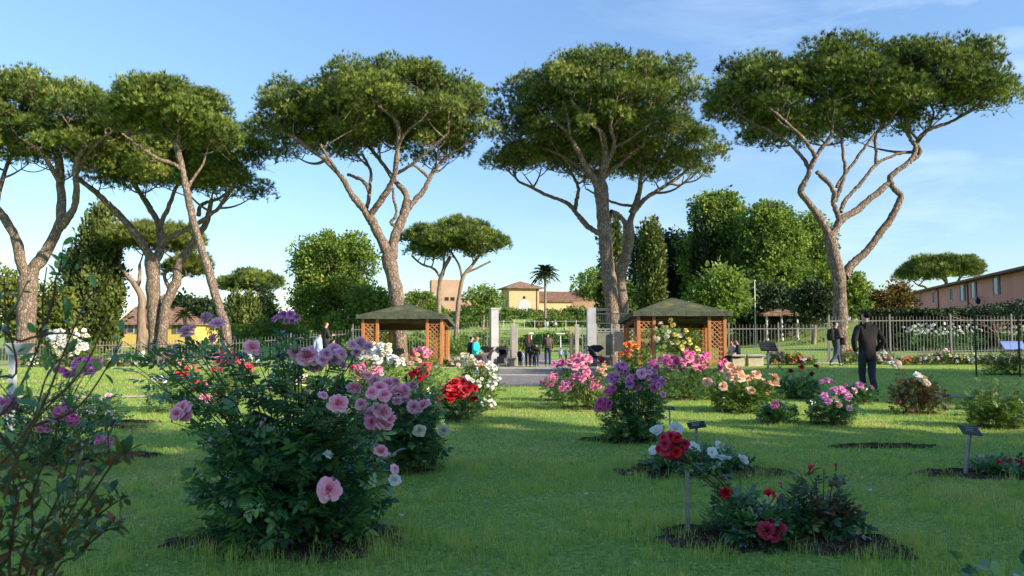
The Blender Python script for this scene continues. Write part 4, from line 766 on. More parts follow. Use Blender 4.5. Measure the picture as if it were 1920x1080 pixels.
pine('right hand umbrella pine with a wild zigzag fork beside the man in black', 35.5,
  [([(1577, 700), (1577, 650), (1576, 610), (1575, 565), (1573, 524), (1565, 485), (1558, 454), (1552, 435)], 19, 13, 0, 0), ([(1583, 520), (1590, 505), (1603, 490), (1617, 478), (1635, 458), (1649, 438), (1668, 414), (1681, 390), (1689, 368), (1682, 360), (1673, 348), (1668, 334), (1680, 322), (1698, 309), (1710, 296), (1717, 278), (1708, 262), (1700, 244), (1698, 220), (1697, 196), (1694, 165), (1703, 131)], 10, 3, .5, 1),
   ([(1715, 285), (1722, 262), (1740, 244), (1762, 236), (1784, 228), (1810, 212), (1840, 194)], 6, 2.5, 1, 1.5), ([(1705, 305), (1722, 292), (1725, 280), (1716, 268)], 4, 5, 1, 1),
   ([(1553, 440), (1542, 418), (1531, 400), (1515, 378), (1501, 360), (1508, 343), (1515, 328), (1523, 308), (1532, 290), (1545, 272), (1558, 255)], 9, 4, 0, -1), ([(1518, 320), (1508, 300), (1493, 282), (1478, 268), (1461, 255), (1430, 238)], 5, 2.5, -.5, 0), ([(1530, 295), (1510, 265), (1480, 235), (1440, 200)], 5, 2.5, -1, -2),
   ([(1557, 452), (1563, 438), (1575, 415), (1590, 403), (1608, 393), (1632, 372), (1650, 358), (1668, 342)], 9, 6.5, 0, .8), ([(1562, 436), (1572, 415), (1568, 395), (1562, 380), (1564, 362), (1555, 345), (1542, 332), (1531, 322)], 6, 5, 0, -.8), ([(1566, 378), (1572, 362), (1580, 340), (1585, 319), (1582, 295), (1579, 271), (1576, 244)], 5, 3, 0, 0),
   ([(1568, 352), (1585, 325), (1606, 298), (1622, 275), (1640, 252), (1670, 230)], 4, 2.5, 0, 0), ([(1576, 398), (1582, 380), (1597, 362), (1612, 346), (1628, 325), (1644, 306), (1670, 294), (1698, 284)], 5, 3, 0, .5), ([(1642, 306), (1643, 285), (1641, 258), (1655, 230)], 4, 3, .3, 0), ([(1720, 262), (1700, 230), (1735, 190), (1755, 160)], 3, 2, 1, 0), ([(1742, 243), (1750, 215), (1745, 195)], 3, 2, 1, 1)],
  [(1420, 190, 94, 82, 0, .85), (1560, 172, 116, 92, 0, .85), (1700, 168, 116, 92, 0, .85), (1806, 172, 88, 94, 0, .85), (1490, 232, 120, 62, 1, .85), (1640, 218, 130, 76, 1, .85)], 560, seed=8)
far = dict(tufts=40, needle=.5, clump=.95, kb=2.2, bm=bark_far)
pine('small distant round umbrella pine pair left of the yellow tower', 85, [([(824, 640), (823, 575), (824, 535), (832, 505), (845, 480)], 6, 4, 0, 0), ([(826, 520), (812, 503), (790, 495), (772, 480)], 3, 2, 0, 0), ([(855, 640), (858, 585), (862, 550), (869, 518), (885, 498), (905, 470)], 6, 3, 1, 1), ([(866, 525), (862, 500), (845, 470)], 3, 2, 1, 1), ([(870, 512), (890, 505), (920, 490)], 3, 2, 1, 1), ([(832, 505), (832, 480), (828, 460)], 3, 2, 0, 0)],
     [(855, 452, 92, 38, 0, .9), (800, 472, 42, 26, 0, .9), (905, 462, 44, 34, 0, .9)], 300, seed=9, **far)
pine('small flat distant umbrella pine above the thin cypresses', 100, [([(458, 650), (458, 600), (461, 568), (470, 548)], 5, 3, 0, 0), ([(461, 570), (448, 556), (435, 545)], 2, 1.5, 0, 0), ([(462, 568), (485, 550), (500, 545)], 2, 1.5, 0, 0)], [(463, 534, 58, 20, 0, .9)], 170, seed=10, lm=pine_m, **far)
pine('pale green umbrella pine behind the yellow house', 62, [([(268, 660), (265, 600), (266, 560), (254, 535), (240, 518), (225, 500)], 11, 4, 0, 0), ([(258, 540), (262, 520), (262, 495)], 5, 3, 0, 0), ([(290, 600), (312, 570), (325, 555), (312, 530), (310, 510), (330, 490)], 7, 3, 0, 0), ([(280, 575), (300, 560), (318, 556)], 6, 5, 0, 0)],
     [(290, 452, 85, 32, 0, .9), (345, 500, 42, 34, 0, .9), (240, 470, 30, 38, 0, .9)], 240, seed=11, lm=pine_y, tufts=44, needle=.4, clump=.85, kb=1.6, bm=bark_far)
pine('dark round distant umbrella pine above the pink villa roof', 130, [([(1765, 640), (1765, 580), (1768, 550), (1775, 530)], 6, 4, 0, 0), ([(1766, 560), (1740, 545), (1722, 535)], 3, 2, 0, 0), ([(1768, 555), (1790, 535), (1800, 520)], 3, 2, 0, 0)], [(1768, 508, 54, 26, 0, .9), (1730, 518, 36, 18, 0, .9), (1800, 512, 26, 18, 0, .9), (1703, 527, 16, 8, 0, .9)], 360, seed=12, tufts=40, needle=.7, clump=1.25, kb=2.6, bm=bark_far)

# ---------------------------------------------------------------- broad crowns, cypresses, hedges
def cloud(blobs, n_clump, per, leaf, clump, q, flat=.8, vert=0., lo=-.7, drop=.45):
    cs = []; area = np.array([(b[1][0] * b[1][2]) ** 1.0 for b in blobs]); cnt = np.maximum(2, (n_clump * area / area.sum()).astype(int))
    for bi, ((c, ax), m) in enumerate(zip(blobs, cnt)):
        d = q.normal(size=(m * 3, 3)); d /= np.linalg.norm(d, axis=1)[:, None]; d = d[d[:, 2] > lo][:m]
        cs.append(c + ax * d * (q.uniform(drop, 1, (len(d), 1)) ** .5) * (1 + .16 * np.maximum(0, q.normal(size=(len(d), 1)))))
    cs = np.vstack(cs)
    for c, ax in blobs: pass
    nC = len(cs); n = nC * per; ci = np.repeat(np.arange(nC), per); u = q.normal(size=(n, 3)); u /= np.linalg.norm(u, axis=1)[:, None]
    cr = q.uniform(.6, 1.35, nC)[ci]; off = u * (q.uniform(.2, 1, n) ** .5 * cr * clump)[:, None]; off[:, 2] *= flat
    P = cs[ci] + off; d = off / clump + q.normal(size=(n, 3)) * .6 + (0, 0, vert)
    tv, tt = KITE; V, T = scatter(tv, tt, P, frames(d), leaf * q.uniform(.6, 1.3, n))
    tint = np.clip(np.clip(q.normal(.48, .2, nC), 0, 1)[ci] + q.normal(0, .14, n), 0, 1)
    return V, T, np.repeat(tint, 4), cs
def bushy(label, D, trunk, blobs, n_clump=90, per=60, leaf=.3, clump=.9, mat=None, name='broadleaf_tree', cat='tree', group=None, seed=1, flat=.8, vert=0., lo=-.8, tr=5, drop=.45, bm=None, dr=.85):
    q = np.random.default_rng(seed); s = D / F
    bl = [(at(b[0], b[1], D + (b[4] if len(b) > 4 else 0)), np.array([b[2] * s, b[2] * s * (b[5] if len(b) > 5 else dr), b[3] * s])) for b in blobs]
    P0 = at(trunk[0], trunk[1], D); B = np.array([P0[0], P0[1], float(gz(P0[0], P0[1])) - .1])
    root = empty(name, B, label, cat, group)
    V, T, t, cs = cloud(bl, n_clump, per, leaf, clump, q, flat, vert, lo, drop)
    keep = V[:, 2] > gz(V[:, 0], V[:, 1]) - .05
    bigmesh('crown' if 'tree' in cat or cat == 'cypress' else 'foliage', V, T, mat or broad_m, root, t, False, B)
    S = Soup(); top = bl[0][0]; H = max(.5, top[2] - B[2]); C = bez(B, top + (0, 0, bl[0][1][2] * .4), np.array([.05 * H, 0, 0]), 8); V, T = tube(C, np.linspace(tr * s, tr * s * .25, 8), 8); S.add(V, T)
    for c in cs[:: max(1, len(cs) // 26)]:
        a = C[int(q.integers(3, 7))]; V, T = tube(bez(a, c, np.array([0, 0, -.06 * H]), 5), np.linspace(tr * s * .3, tr * s * .08, 5), 4); S.add(V, T)
    S.build('trunk' if 'tree' in cat or cat == 'cypress' else 'stems', bm or bark_far, root, smooth=True, origin=B)
    return root
bushy('big rounded dense broadleaf tree left of the left gazebo', 56, (628, 660), [(628, 530, 58, 78), (600, 500, 42, 50), (662, 500, 36, 46), (628, 470, 52, 32), (590, 560, 38, 50), (655, 560, 46, 46), (640, 600, 60, 30)], 345, 105, 0.24, 0.72, broad_m, seed=21, tr=9)
bushy('low leafy tree at the foot of the rounded tree, right side', 52, (690, 650), [(690, 570, 28, 26), (715, 580, 16, 24), (660, 610, 40, 20)], 70, 60, .32, .7, broad_l, seed=22)
PL = 'plane trees behind the right gazebo'
bushy('left plane tree of the big clump, dark and highest', 76, (1345, 660), [(1345, 430, 54, 62), (1340, 500, 60, 60), (1372, 470, 40, 60), (1350, 395, 38, 28)], 299, 90, 0.36, 1.06, broad_m, seed=23, tr=8, group=PL)
bushy('middle plane tree of the big clump, its leaves yellow green in the sun', 72, (1440, 660), [(1438, 455, 50, 62), (1450, 420, 34, 36), (1440, 530, 60, 50), (1472, 480, 36, 50)], 310, 90, 0.36, 1.06, broad_l, seed=24, tr=8, group=PL)
bushy('right plane tree of the big clump, half behind the zigzag pine trunk', 74, (1515, 660), [(1515, 460, 34, 52), (1525, 520, 42, 46), (1490, 540, 40, 40)], 218, 90, 0.36, 1.02, broad_m, seed=25, tr=8, group=PL)
bushy('dark broadleaf tree between the slim cypress and the plane trees', 80, (1280, 660), [(1285, 500, 50, 58), (1262, 470, 28, 30), (1215, 490, 28, 52), (1240, 540, 50, 40)], 218, 90, 0.36, 1.02, dark_m, seed=26, tr=7)
bushy('ivy clad leafy tree just above the right gazebo roof', 60, (1350, 650), [(1350, 545, 36, 44), (1335, 580, 36, 26), (1370, 570, 24, 30)], 130, 60, .36, .9, broad_l, seed=27, tr=6)
bushy('dark undergrowth tree right of the right gazebo', 66, (1430, 650), [(1410, 570, 60, 34), (1480, 575, 60, 28), (1440, 600, 90, 20)], 150, 50, .42, 1.0, dark_m, seed=28, tr=4)
bushy('small dark round conifer beside the far terracotta pavilion', 58, (1525, 640), [(1527, 572, 28, 26), (1522, 552, 18, 16)], 70, 60, .3, .7, dark_m, seed=29)
bushy('small round tree right of the zigzag pine trunk', 70, (1600, 640), [(1600, 548, 22, 26), (1590, 575, 26, 20)], 60, 60, .36, .8, broad_m, seed=30)
bushy('russet leaved tree left of the pink villa', 72, (1668, 640), [(1665, 566, 36, 22), (1690, 560, 22, 24), (1640, 580, 26, 16), (1670, 595, 44, 16)], 100, 60, .36, .8, brown_m, seed=31)
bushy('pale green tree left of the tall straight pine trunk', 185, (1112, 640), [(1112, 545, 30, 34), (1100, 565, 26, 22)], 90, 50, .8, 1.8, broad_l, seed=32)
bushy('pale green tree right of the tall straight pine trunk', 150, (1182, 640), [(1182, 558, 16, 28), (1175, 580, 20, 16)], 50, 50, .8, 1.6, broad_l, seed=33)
bushy('open crowned small tree between the salmon house and the yellow tower', 140, (905, 640), [(905, 552, 28, 14), (890, 565, 26, 10), (925, 566, 26, 12), (900, 580, 34, 10)], 110, 40, .45, .85, broad_m, seed=34, tr=3)
bushy('leafy shrub in front of the salmon house', 120, (792, 640), [(790, 570, 28, 22), (772, 580, 22, 14), (812, 585, 20, 14)], 100, 50, .42, .8, broad_l, seed=35, name='shrub', cat='shrub')
bushy('dark trees right behind the yellow house', 82, (370, 650), [(352, 578, 26, 18), (380, 585, 22, 18), (400, 590, 26, 18)], 80, 50, .45, 1.0, dark_m, seed=36)
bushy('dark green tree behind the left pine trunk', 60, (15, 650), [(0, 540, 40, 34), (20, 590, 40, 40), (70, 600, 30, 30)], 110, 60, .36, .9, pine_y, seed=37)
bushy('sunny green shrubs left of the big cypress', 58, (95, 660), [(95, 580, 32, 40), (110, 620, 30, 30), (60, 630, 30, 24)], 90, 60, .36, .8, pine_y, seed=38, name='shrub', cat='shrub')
bushy('bright low shrub between the thin cypresses and the round tree', 60, (510, 670), [(520, 625, 40, 20), (470, 635, 40, 14), (560, 640, 40, 18)], 90, 50, .34, .8, broad_l, seed=39, name='shrub', cat='shrub')
bushy('conifer with blue green boughs right of the thin cypresses', 96, (497, 650), [(497, 580, 13, 44), (500, 600, 16, 24)], 60, 50, .5, .9, dark_m, seed=40, name='conifer_tree')
def cypress(label, D, x, top, bot, w, n=160, seed=1, mat=None, parts=None, **k):
    h = bot - top; bl = parts or [(x, top + h * .55, w, h * .44), (x, top + h * .30, w * .72, h * .28), (x + w * .05, top + h * .12, w * .36, h * .13), (x, top + h * .8, w * .95, h * .2)]
    return bushy(label, D, (x, 660), bl, n, k.pop('per', 70), k.pop('leaf', .28), k.pop('clump', .55), mat or cyp_m, name='cypress_tree', cat='cypress', seed=seed, flat=1.7, vert=1.3, lo=-1, tr=w * .18, **k)
cypress('big broad many topped cypress at the left', 62, 180, 385, 660, 46, 420, 41, parts=[(182, 530, 32, 110), (188, 440, 15, 52), (150, 535, 20, 56), (204, 520, 18, 88), (178, 600, 42, 60), (138, 500, 10, 22), (205, 450, 8, 26)], clump=.7, leaf=.36)
cypress('slim dark cypress right of the tall pine trunks', 72, 1222, 420, 600, 17, 170, 42, clump=.7, leaf=.4)
cypress('dark spire cypress among the plane trees', 74, 1325, 415, 600, 19, 160, 43, mat=dark_m, clump=.7, leaf=.4)
cypress('narrow cypress half hidden behind the tall straight pine trunk', 90, 1147, 420, 620, 16, 130, 44, clump=.9, leaf=.5)
cypress('thin cypress under the small flat distant pine, left one', 92, 442, 556, 640, 11, 80, 45, clump=.7, leaf=.45, group='thin distant cypresses')
cypress('thin cypress under the small flat distant pine, right one', 94, 468, 560, 640, 14, 90, 46, clump=.7, leaf=.45, group='thin distant cypresses')
cypress('wispy cypress tip at the left of the round tree', 110, 566, 560, 640, 7, 40, 47, clump=.6, leaf=.5)
# hill covered with shrubs, one mass of greenery
q = np.random.default_rng(51); bl = []
for i in range(90):
    x = q.uniform(-62, 34); y = q.uniform(147, 164); z = float(gz(x, y)); bl.append((np.array([x, y, z + .1]), np.array([q.uniform(2, 4), 2., q.uniform(.5, 1.3)])))
V, T, t, _ = cloud(bl, 1200, 50, .55, 1.0, q, lo=-.2); tag(bigmesh('hillside_shrubs', V, T, hill_m, None, t), 'dense green shrubs covering the bank below the yellow tower', 'shrubs', kind='stuff')
bl = []
for i in range(150):
    x = q.uniform(-32, 24); y = q.uniform(58, 106); z = float(gz(x, y)); bl.append((np.array([x, y, z]), np.array([q.uniform(.5, 1.6), .6, q.uniform(.25, .6)])))
V, T, t, _ = cloud(bl, 620, 40, .28, .6, q, lo=-.2); tag(bigmesh('meadow_shrubs', V, T, hill_m, None, t), 'low green rose beds on the rising lawn beyond the gate', 'shrubs', kind='stuff')
# greenery right behind the fences
bl = []
for i in range(34):
    x = q.uniform(-20, -4); y = q.uniform(52, 62); z = float(gz(x, y)); bl.append((np.array([x, y, z + .2]), np.array([q.uniform(.8, 2), .8, q.uniform(.5, 1.2)])))
V, T, t, _ = cloud(bl, 260, 50, .26, .5, q, lo=-.3); tag(bigmesh('green_undergrowth', V, T, broad_l, None, t), 'light green undergrowth behind the left fence', 'shrubs', kind='stuff')
def hedge(label, x0, x1, y, z0, z1, th, n, mat, seed, name='hedge', slope=0., leaf=.2):
    q = np.random.default_rng(seed); B = np.array([(x0 + x1) / 2, y, z0]); root = empty(name, B, label, 'hedge')
    m = n; P = np.stack([q.uniform(x0, x1, m), np.zeros(m), np.zeros(m)], -1); side = q.random(m)
    P[:, 2] = np.where(side < .55, q.uniform(z0, z1, m), z1 + q.normal(0, .05, m)); P[:, 1] = np.where(side < .55, y - th / 2 + q.normal(0, .05, m), q.uniform(y - th / 2, y + th / 2, m)) + (P[:, 0] - x0) * slope
    d = np.stack([q.normal(0, .5, m), np.where(side < .55, -1., 0) + q.normal(0, .5, m), np.where(side < .55, .2, 1.) + q.normal(0, .4, m)], -1)
    V, T = scatter(*KITE, P, frames(d), leaf * q.uniform(.6, 1.3, m)); bigmesh('foliage', V, T, mat, root, np.repeat(np.clip(q.normal(.45, .2, m), 0, 1), 4), False, B)
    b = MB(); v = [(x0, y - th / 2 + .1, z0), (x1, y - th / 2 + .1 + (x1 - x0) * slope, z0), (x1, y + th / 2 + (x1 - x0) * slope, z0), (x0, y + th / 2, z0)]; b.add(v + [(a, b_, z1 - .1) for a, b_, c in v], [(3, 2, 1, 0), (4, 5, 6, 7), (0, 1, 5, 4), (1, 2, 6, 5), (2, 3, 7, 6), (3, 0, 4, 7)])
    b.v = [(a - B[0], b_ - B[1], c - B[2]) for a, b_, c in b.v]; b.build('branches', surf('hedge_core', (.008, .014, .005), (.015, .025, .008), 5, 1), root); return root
hedge('long clipped dark hedge in front of the pink villa', 23.5, 48, 50, 0, 2.6, 1.4, 26000, dark_m, 61)
for i, (x0, x1, c, lab) in enumerate(((24.5, 30, 'white', 'white rambling roses behind the fence, left stretch'), (30.5, 36, 'cream', 'pale yellow rambling roses behind the fence, middle stretch'), (36.5, 44, 'white', 'white rambling roses behind the fence, right stretch'))):
    D = 47.5; pc = ((x0 + x1) / 2) / D * F + 960; hw = (x1 - x0) / 2 / D * F
    rose_bush(lab, (pc, 660), hw, 606, cluster(pc, 618, hw * .95, 12, 60, 3.0, c, alt='white'), nleaf=1500, lsize=.13, D=D, fill=16, lm=rose_leaf_l if i == 1 else rose_leaf, vase=.95, group='rambling roses behind the right fence', depth=.2, bed=False, cat='rambling rose')
bushy('dark creeper heaped on the hedge before the pink villa', 49, (1870, 600), [(1860, 584, 50, 7), (1900, 578, 26, 9), (1760, 588, 40, 4)], 60, 60, .16, .4, dark_m, seed=62, name='creeper', cat='creeper')
# ---------------------------------------------------------------- palms
def palm(label, D, base, top, L_px, n, tr, seed, wd=.35):
    q = np.random.default_rng(seed); s = D / F; B = at(*base, D); B[2] = float(gz(B[0], B[1])) - .2; Tp = at(*top, D); root = empty('palm_tree', B, label, 'palm tree')
    S = Soup(); C = bez(B, Tp, np.array([.1, 0, 0]), 10); V, T = tube(C, np.array([1.3, 1.05, 1, 1, 1, 1, 1, 1.02, 1.2, 1.35]) * tr * s, 10); S.add(V, T); S.build('trunk', bark_far, root, smooth=True, origin=B)
    S = Soup()
    for i in range(n):
        a = 2 * math.pi * i / n * 1.618 * 3; el = 1.25 - 1.75 * (i / n); Lf = L_px * s * q.uniform(.85, 1.1); d = np.array([math.cos(a) * math.cos(el), math.sin(a) * math.cos(el), math.sin(el)])
        t = np.linspace(0, 1, 9)[:, None]; P = Tp + d * t * Lf + np.array([0, 0, -.45 * Lf]) * t ** 2.2
        V, T = tube(P, np.linspace(.06, .02, 9), 4); S.add(V, T)
        m = 46; u = q.uniform(.12, 1, m); pp = np.stack([np.interp(u, t[:, 0], P[:, k]) for k in range(3)], -1); side = np.cross(d, [0, 0, 1]); side /= np.linalg.norm(side) + 1e-6
        sg = np.where(np.arange(m) % 2 == 0, 1, -1)[:, None]; dd = side * sg + d * .7 + np.array([0, 0, -.35]) + q.normal(size=(m, 3)) * .1
        V, T = scatter(KITE[0] * (wd, 1, 1), KITE[1], pp, frames(dd, np.tile([0, 0, 1.], (m, 1))), Lf * .34 * (1 - .5 * u)); S.add(V, T, np.repeat(np.clip(q.normal(.45, .2, m), 0, 1), 4))
    S.build('crown', leaf_mat('palm_fronds', [(.02, .035, .01), (.05, .075, .02), (.09, .11, .03)], .15), root, origin=B); return root
palm('tall date palm right of the yellow tower', 148, (1022, 640), (1022, 510), 28, 52, 2.3, 71, .6)
palm('small fan palm before the yellow house roof', 63, (352, 650), (345, 590), 20, 26, 3, 72, .4)
# ---------------------------------------------------------------- buildings
plaster_y = surf('ochre_plaster', (.50, .36, .19), (.58, .42, .23), .5, .9, .2)
plaster_p = surf('salmon_plaster', (.40, .26, .18), (.48, .33, .23), .4, .9, .2)
plaster_pk = surf('pink_plaster', (.68, .27, .19), (.78, .33, .24), .35, .9, .3)
plaster_ye = surf('yellow_plaster', (.56, .41, .10), (.64, .48, .14), .5, .9, .2)
tile = tile_mat('roof_tiles', (.16, .09, .06), (.34, .20, .13), 2.2, 3.0)
tile_d = tile_mat('dark_roof_tiles', (.11, .06, .045), (.24, .13, .09), 2.2, 3.0)
dark = surf('dark_opening', (.015, .015, .018), (.03, .03, .035), 4, .4)
glass = surf('window_glass', (.03, .04, .05), (.06, .07, .09), 2, .12, spec=.6)
shut = surf('blue_grey_shutter', (.10, .13, .19), (.15, .18, .25), 8, .7)
shut_d = surf('dark_shutter', (.09, .08, .07), (.14, .12, .10), 8, .7)
white = surf('white_trim', (.62, .62, .60), (.74, .74, .72), 6, .6)
pipe = surf('brown_pipe', (.14, .035, .03), (.20, .05, .04), 6, .5)
stone = surf('pale_stone', (.32, .30, .27), (.46, .43, .38), 5, .9, .5)
conc = surf('concrete', (.36, .36, .37), (.48, .48, .48), 3, .85, .4)
def Lc(B, p): return (p[0] - B[0], p[1] - B[1], p[2] - B[2])
class LMB(MB):
    """mesh builder whose vertices are given in world space and stored relative to an origin with a rotation"""
    def __init__(s, B, rz=0): super().__init__(); s.B = B; s.rz = rz
# yellow tower (px 950-1015) at 170 m
D = 176; s = D / F; k_ = 1.24
B = at(983, 600, D); B[2] = float(gz(B[0], D)); zt = (at(983, 541, D)[2] - B[2]) / k_; rz = rad(14)
root = empty('yellow_villa', B, 'yellow villa with a square hip roofed tower on the hill', 'building', rz=rz); root.scale = (k_, k_, k_)
m = MB(); m.box((0, 3.2, zt / 2 - .5), (5.9, 6.4, zt + 1)); m.build('tower_wall', plaster_y, root)
m = MB(); m.add([(-3.7, -.75, zt), (3.7, -.75, zt), (3.7, 7.1, zt), (-3.7, 7.1, zt), (-3.7, -.75, zt + .22), (3.7, -.75, zt + .22), (3.7, 7.1, zt + .22), (-3.7, 7.1, zt + .22), (0, 3.2, zt + 1.6)], [(3, 2, 1, 0), (0, 1, 5, 4), (1, 2, 6, 5), (2, 3, 7, 6), (3, 0, 4, 7), (4, 5, 8), (5, 6, 8), (6, 7, 8), (7, 4, 8)]); m.build('tower_roof', tile, root)
m = MB(); arch = [(-1.15, .6)] + [(-1.15 * math.cos(a), 2.0 + 1.15 * math.sin(a)) for a in np.linspace(0, math.pi, 9)] + [(1.15, .6)]; m.prism([(x, z) for x, z in arch], -.09, .05); wn = m.build('arched_window', white, root)
m = MB(); m.prism([(x * .84, .6 + (z - .6) * .88 + .1) for x, z in arch], -.12, -.092); m.build('pane', surf('pale_glass', (.35, .4, .42), (.5, .52, .52), 2, .3), wn)
m = MB(); m.lathe((0, -.06, zt - 1.7), [(.28, -.01), (.28, .05)], 10); m.v = [(x, -.06 + (z - zt + 1.7), zt - 1.7 + (y + .06)) for x, y, z in m.v]; m.f.append(tuple(range(10))); m.build('round_vent', dark, root)
for i in range(2):
    m = MB(); ar = [(-.35, 0)] + [(-.35 * math.cos(a), 1.4 + .35 * math.sin(a)) for a in np.linspace(0, math.pi, 7)] + [(.35, 0)]
    m.prism([(y + 2.2 + i * 2.3, z + zt - 3.4) for y, z in ar], -3.02, -2.9, 'x'); m.build('side_window', dark, root)
m = MB(); m.tube(np.array([(2.5, -.08, 0), (2.5, -.08, zt)]), .07, 6); m.build('drain_pipe', pipe, root)
m = MB(); m.box((8.9, 3.4, 1.2), (11.8, 5, 3.4)); m.build('wing_wall', plaster_y, root)
m = MB(); m.add([(2.96, .4, 2.9), (17, .4, 2.9), (17, 6, 2.9), (2.96, 6, 2.9), (2.96, 3.2, 5.0), (17, 3.2, 5.0)], [(0, 1, 5, 4), (2, 3, 4, 5), (1, 2, 5), (3, 0, 4), (3, 2, 1, 0)]); m.build('wing_roof', tile_d, root)
m = MB(); m.box((-.2, -1.6, .25), (6.2, .5, 1.4)); m.box((5.4, -1.5, .1), (2, .5, 1.0)); m.build('brick_terrace', surf('brown_brick', (.14, .07, .05), (.22, .12, .09), 3, .9, .5), root)
root2 = empty('boundary_wall', at(1120, 600, 166), 'long salmon garden wall right of the palm, with sloping ramp end', 'wall'); root2.location.z = float(gz(root2.location.x, 166))
zz = at(1120, 566, 166)[2] - root2.location.z; x0 = at(1075, 562, 166)[0] - root2.location.x; x1 = at(1192, 562, 166)[0] - root2.location.x
m = MB(); m.box(((x0 + x1) / 2, 0, zz / 2 - .5), (x1 - x0, .5, zz + 1)); m.box(((x0 + x1) / 2, 0, zz + .06), (x1 - x0 + .1, .6, .1)); m.build('wall', surf('salmon_wall', (.42, .26, .14), (.49, .32, .18), .6, .9, .2), root2)
m = MB(); m.prism([(x0 - 2.6, zz * .1), (x0 - .02, zz * .12), (x0 - .02, zz * .98)], -.2, .2); m.build('ramp_wall', plaster_p, root2)
# salmon house on the hill (px 760-900)
D = 180; B = at(825, 600, D); B[2] = float(gz(B[0], D)); root = empty('salmon_house', B, 'salmon coloured flat topped house behind the small distant pines', 'building', rz=rad(10))
def hx(px): return (px - 825) * D / F
def hz(py): return at(825, py, D)[2] - B[2]
m = MB(); m.box((hx(836), 4, hz(524) / 2), ((862 - 808) * D / F, 7, hz(524))); m.build('tower_wall', plaster_p, root)
rp = surf('rose_plaster', (.46, .24, .18), (.56, .31, .24), .5, .9); m = MB(); m.box((hx(785), 3, hz(553) / 2), ((808 - 762) * D / F - .02, 7, hz(553))); m.build('wing_wall', rp, root); m = MB(); m.box((hx(884), 3.5, hz(560) / 2), ((906 - 862) * D / F - .02, 6, hz(560))); m.build('wing_wall', rp, root)
m = MB(); m.box((hx(785), 3, hz(553) + .16), ((808 - 762) * D / F + .5, 7.6, .3)); m.build('wing_roof', tile, root); m = MB(); m.box((hx(884), 3.5, hz(560) + .16), ((906 - 862) * D / F + .4, 6.6, .3)); m.build('wing_roof', tile, root)
for px, py in ((838, 560), (849, 560), (890, 575)):
    m = MB(); m.box((hx(px), .44 if px < 862 else .46, hz(py)), (.9, .12, .8)); m.build('window', dark, root)
m = MB()
for px in (775, 785, 795, 805): m.bar((hx(px), 0, hz(553) + .3), (hx(px), 0, hz(553) + 1.4), .07)
m.bar((hx(772), 0, hz(553) + 1.4), (hx(808), 0, hz(553) + 1.4), .07); m.build('terrace_railing', white, root)
# yellow cottage behind the left pines
D = 78; B = at(300, 640, D); B[2] = float(gz(B[0], D)); root = empty('yellow_cottage', B, 'bright yellow cottage with a tiled roof behind the left pines', 'building')
def hx(px): return (px - 300) * D / F
def hz(py): return at(300, py, D)[2] - B[2]
m = MB(); m.box(((hx(228) + hx(365)) / 2, 3, hz(606) / 2 - .3), (hx(365) - hx(228), 6, hz(606) + .6)); m.build('wall', plaster_ye, root)
a, b_, z0, z1 = hx(220), hx(372), hz(607), hz(573)
m = MB(); m.add([(a, -.5, z0), (b_, -.5, z0), (b_, 6.5, z0), (a, 6.5, z0), (a + .3, 3, z1), (b_ - 3.2, 3, z1), (a, -.5, z0 - .12), (b_, -.5, z0 - .12), (b_, 6.5, z0 - .12), (a, 6.5, z0 - .12)], [(0, 1, 5, 4), (1, 2, 5), (2, 3, 4, 5), (3, 0, 4), (6, 7, 1, 0), (7, 8, 2, 1), (9, 8, 7, 6), (8, 9, 3, 2), (9, 6, 0, 3)]); rf = m.build('roof', tile, root)
m = MB(); m.box((hx(262), 2.6, z1 + .15), (.9, .7, .6)); m.box((hx(262), 2.6, z1 + .5), (1.1, .9, .1)); m.build('chimney', white, rf)
for px in (245, 338):
    m = MB(); m.box((hx(px), -.03, hz(616)), (.78, .08, 1.0)); wn = m.build('window', white, root); m = MB(); m.box((hx(px), -.085, hz(616)), (.62, .03, .86)); m.build('pane', glass, wn)
    for sd in (-1, 1): m = MB(); m.box((hx(px) + sd * .62, -.05, hz(616)), (.4, .06, 1.04)); m.build('shutter', shut_d, wn)
# pink villa on the right, running away from the camera
y1, y2 = 70., 117.; xa = at(1922, 500, y1)[0]; xb = at(1712, 548, y2)[0]; za = at(1922, 503, y1)[2]; zb = at(1712, 548, y2)[2]
A = np.array([xa, y1]); Bv = np.array([xb, y2]); dv = (A - Bv); Ln = float(np.linalg.norm(dv)); dv /= Ln; zg = float(gz(xb, y2)) - .5
root = empty('pink_villa', (xb, y2, zg), 'long pink villa with blue shutters and a dark tiled roof at the right edge', 'building', rz=math.atan2(dv[1], dv[0]))
# local x runs from the far end towards the camera, local -y faces the garden
h0 = (za + zb) / 2 - zg; Lw = Ln + 14
m = MB(); m.box((Lw / 2, 5, h0 / 2), (Lw, 10, h0)); m.build('wall', plaster_pk, root)
m = MB(); m.add([(-1, -.9, h0), (Lw, -.9, h0), (Lw, 10.9, h0), (-1, 10.9, h0), (3, 5, h0 + 1.1), (Lw, 5, h0 + 1.1), (-1, -.9, h0 - .25), (Lw, -.9, h0 - .25), (Lw, 10.9, h0 - .25), (-1, 10.9, h0 - .25)], [(0, 1, 5, 4), (2, 3, 4, 5), (3, 0, 4), (1, 2, 5), (6, 7, 1, 0), (7, 8, 2, 1), (8, 9, 3, 2), (9, 6, 0, 3), (9, 8, 7, 6)]); m.build('roof', tile_d, root)
def wall_u(px):
    k = (px - 960) / F   # intersection of the sight line with the villa's wall
    den = dv[0] - k * dv[1]; return float((k * y2 - xb) / den)
def wall_z(px, py):
    u = wall_u(px); yy = y2 + dv[1] * u; return at(px, py, yy)[2] - zg, u
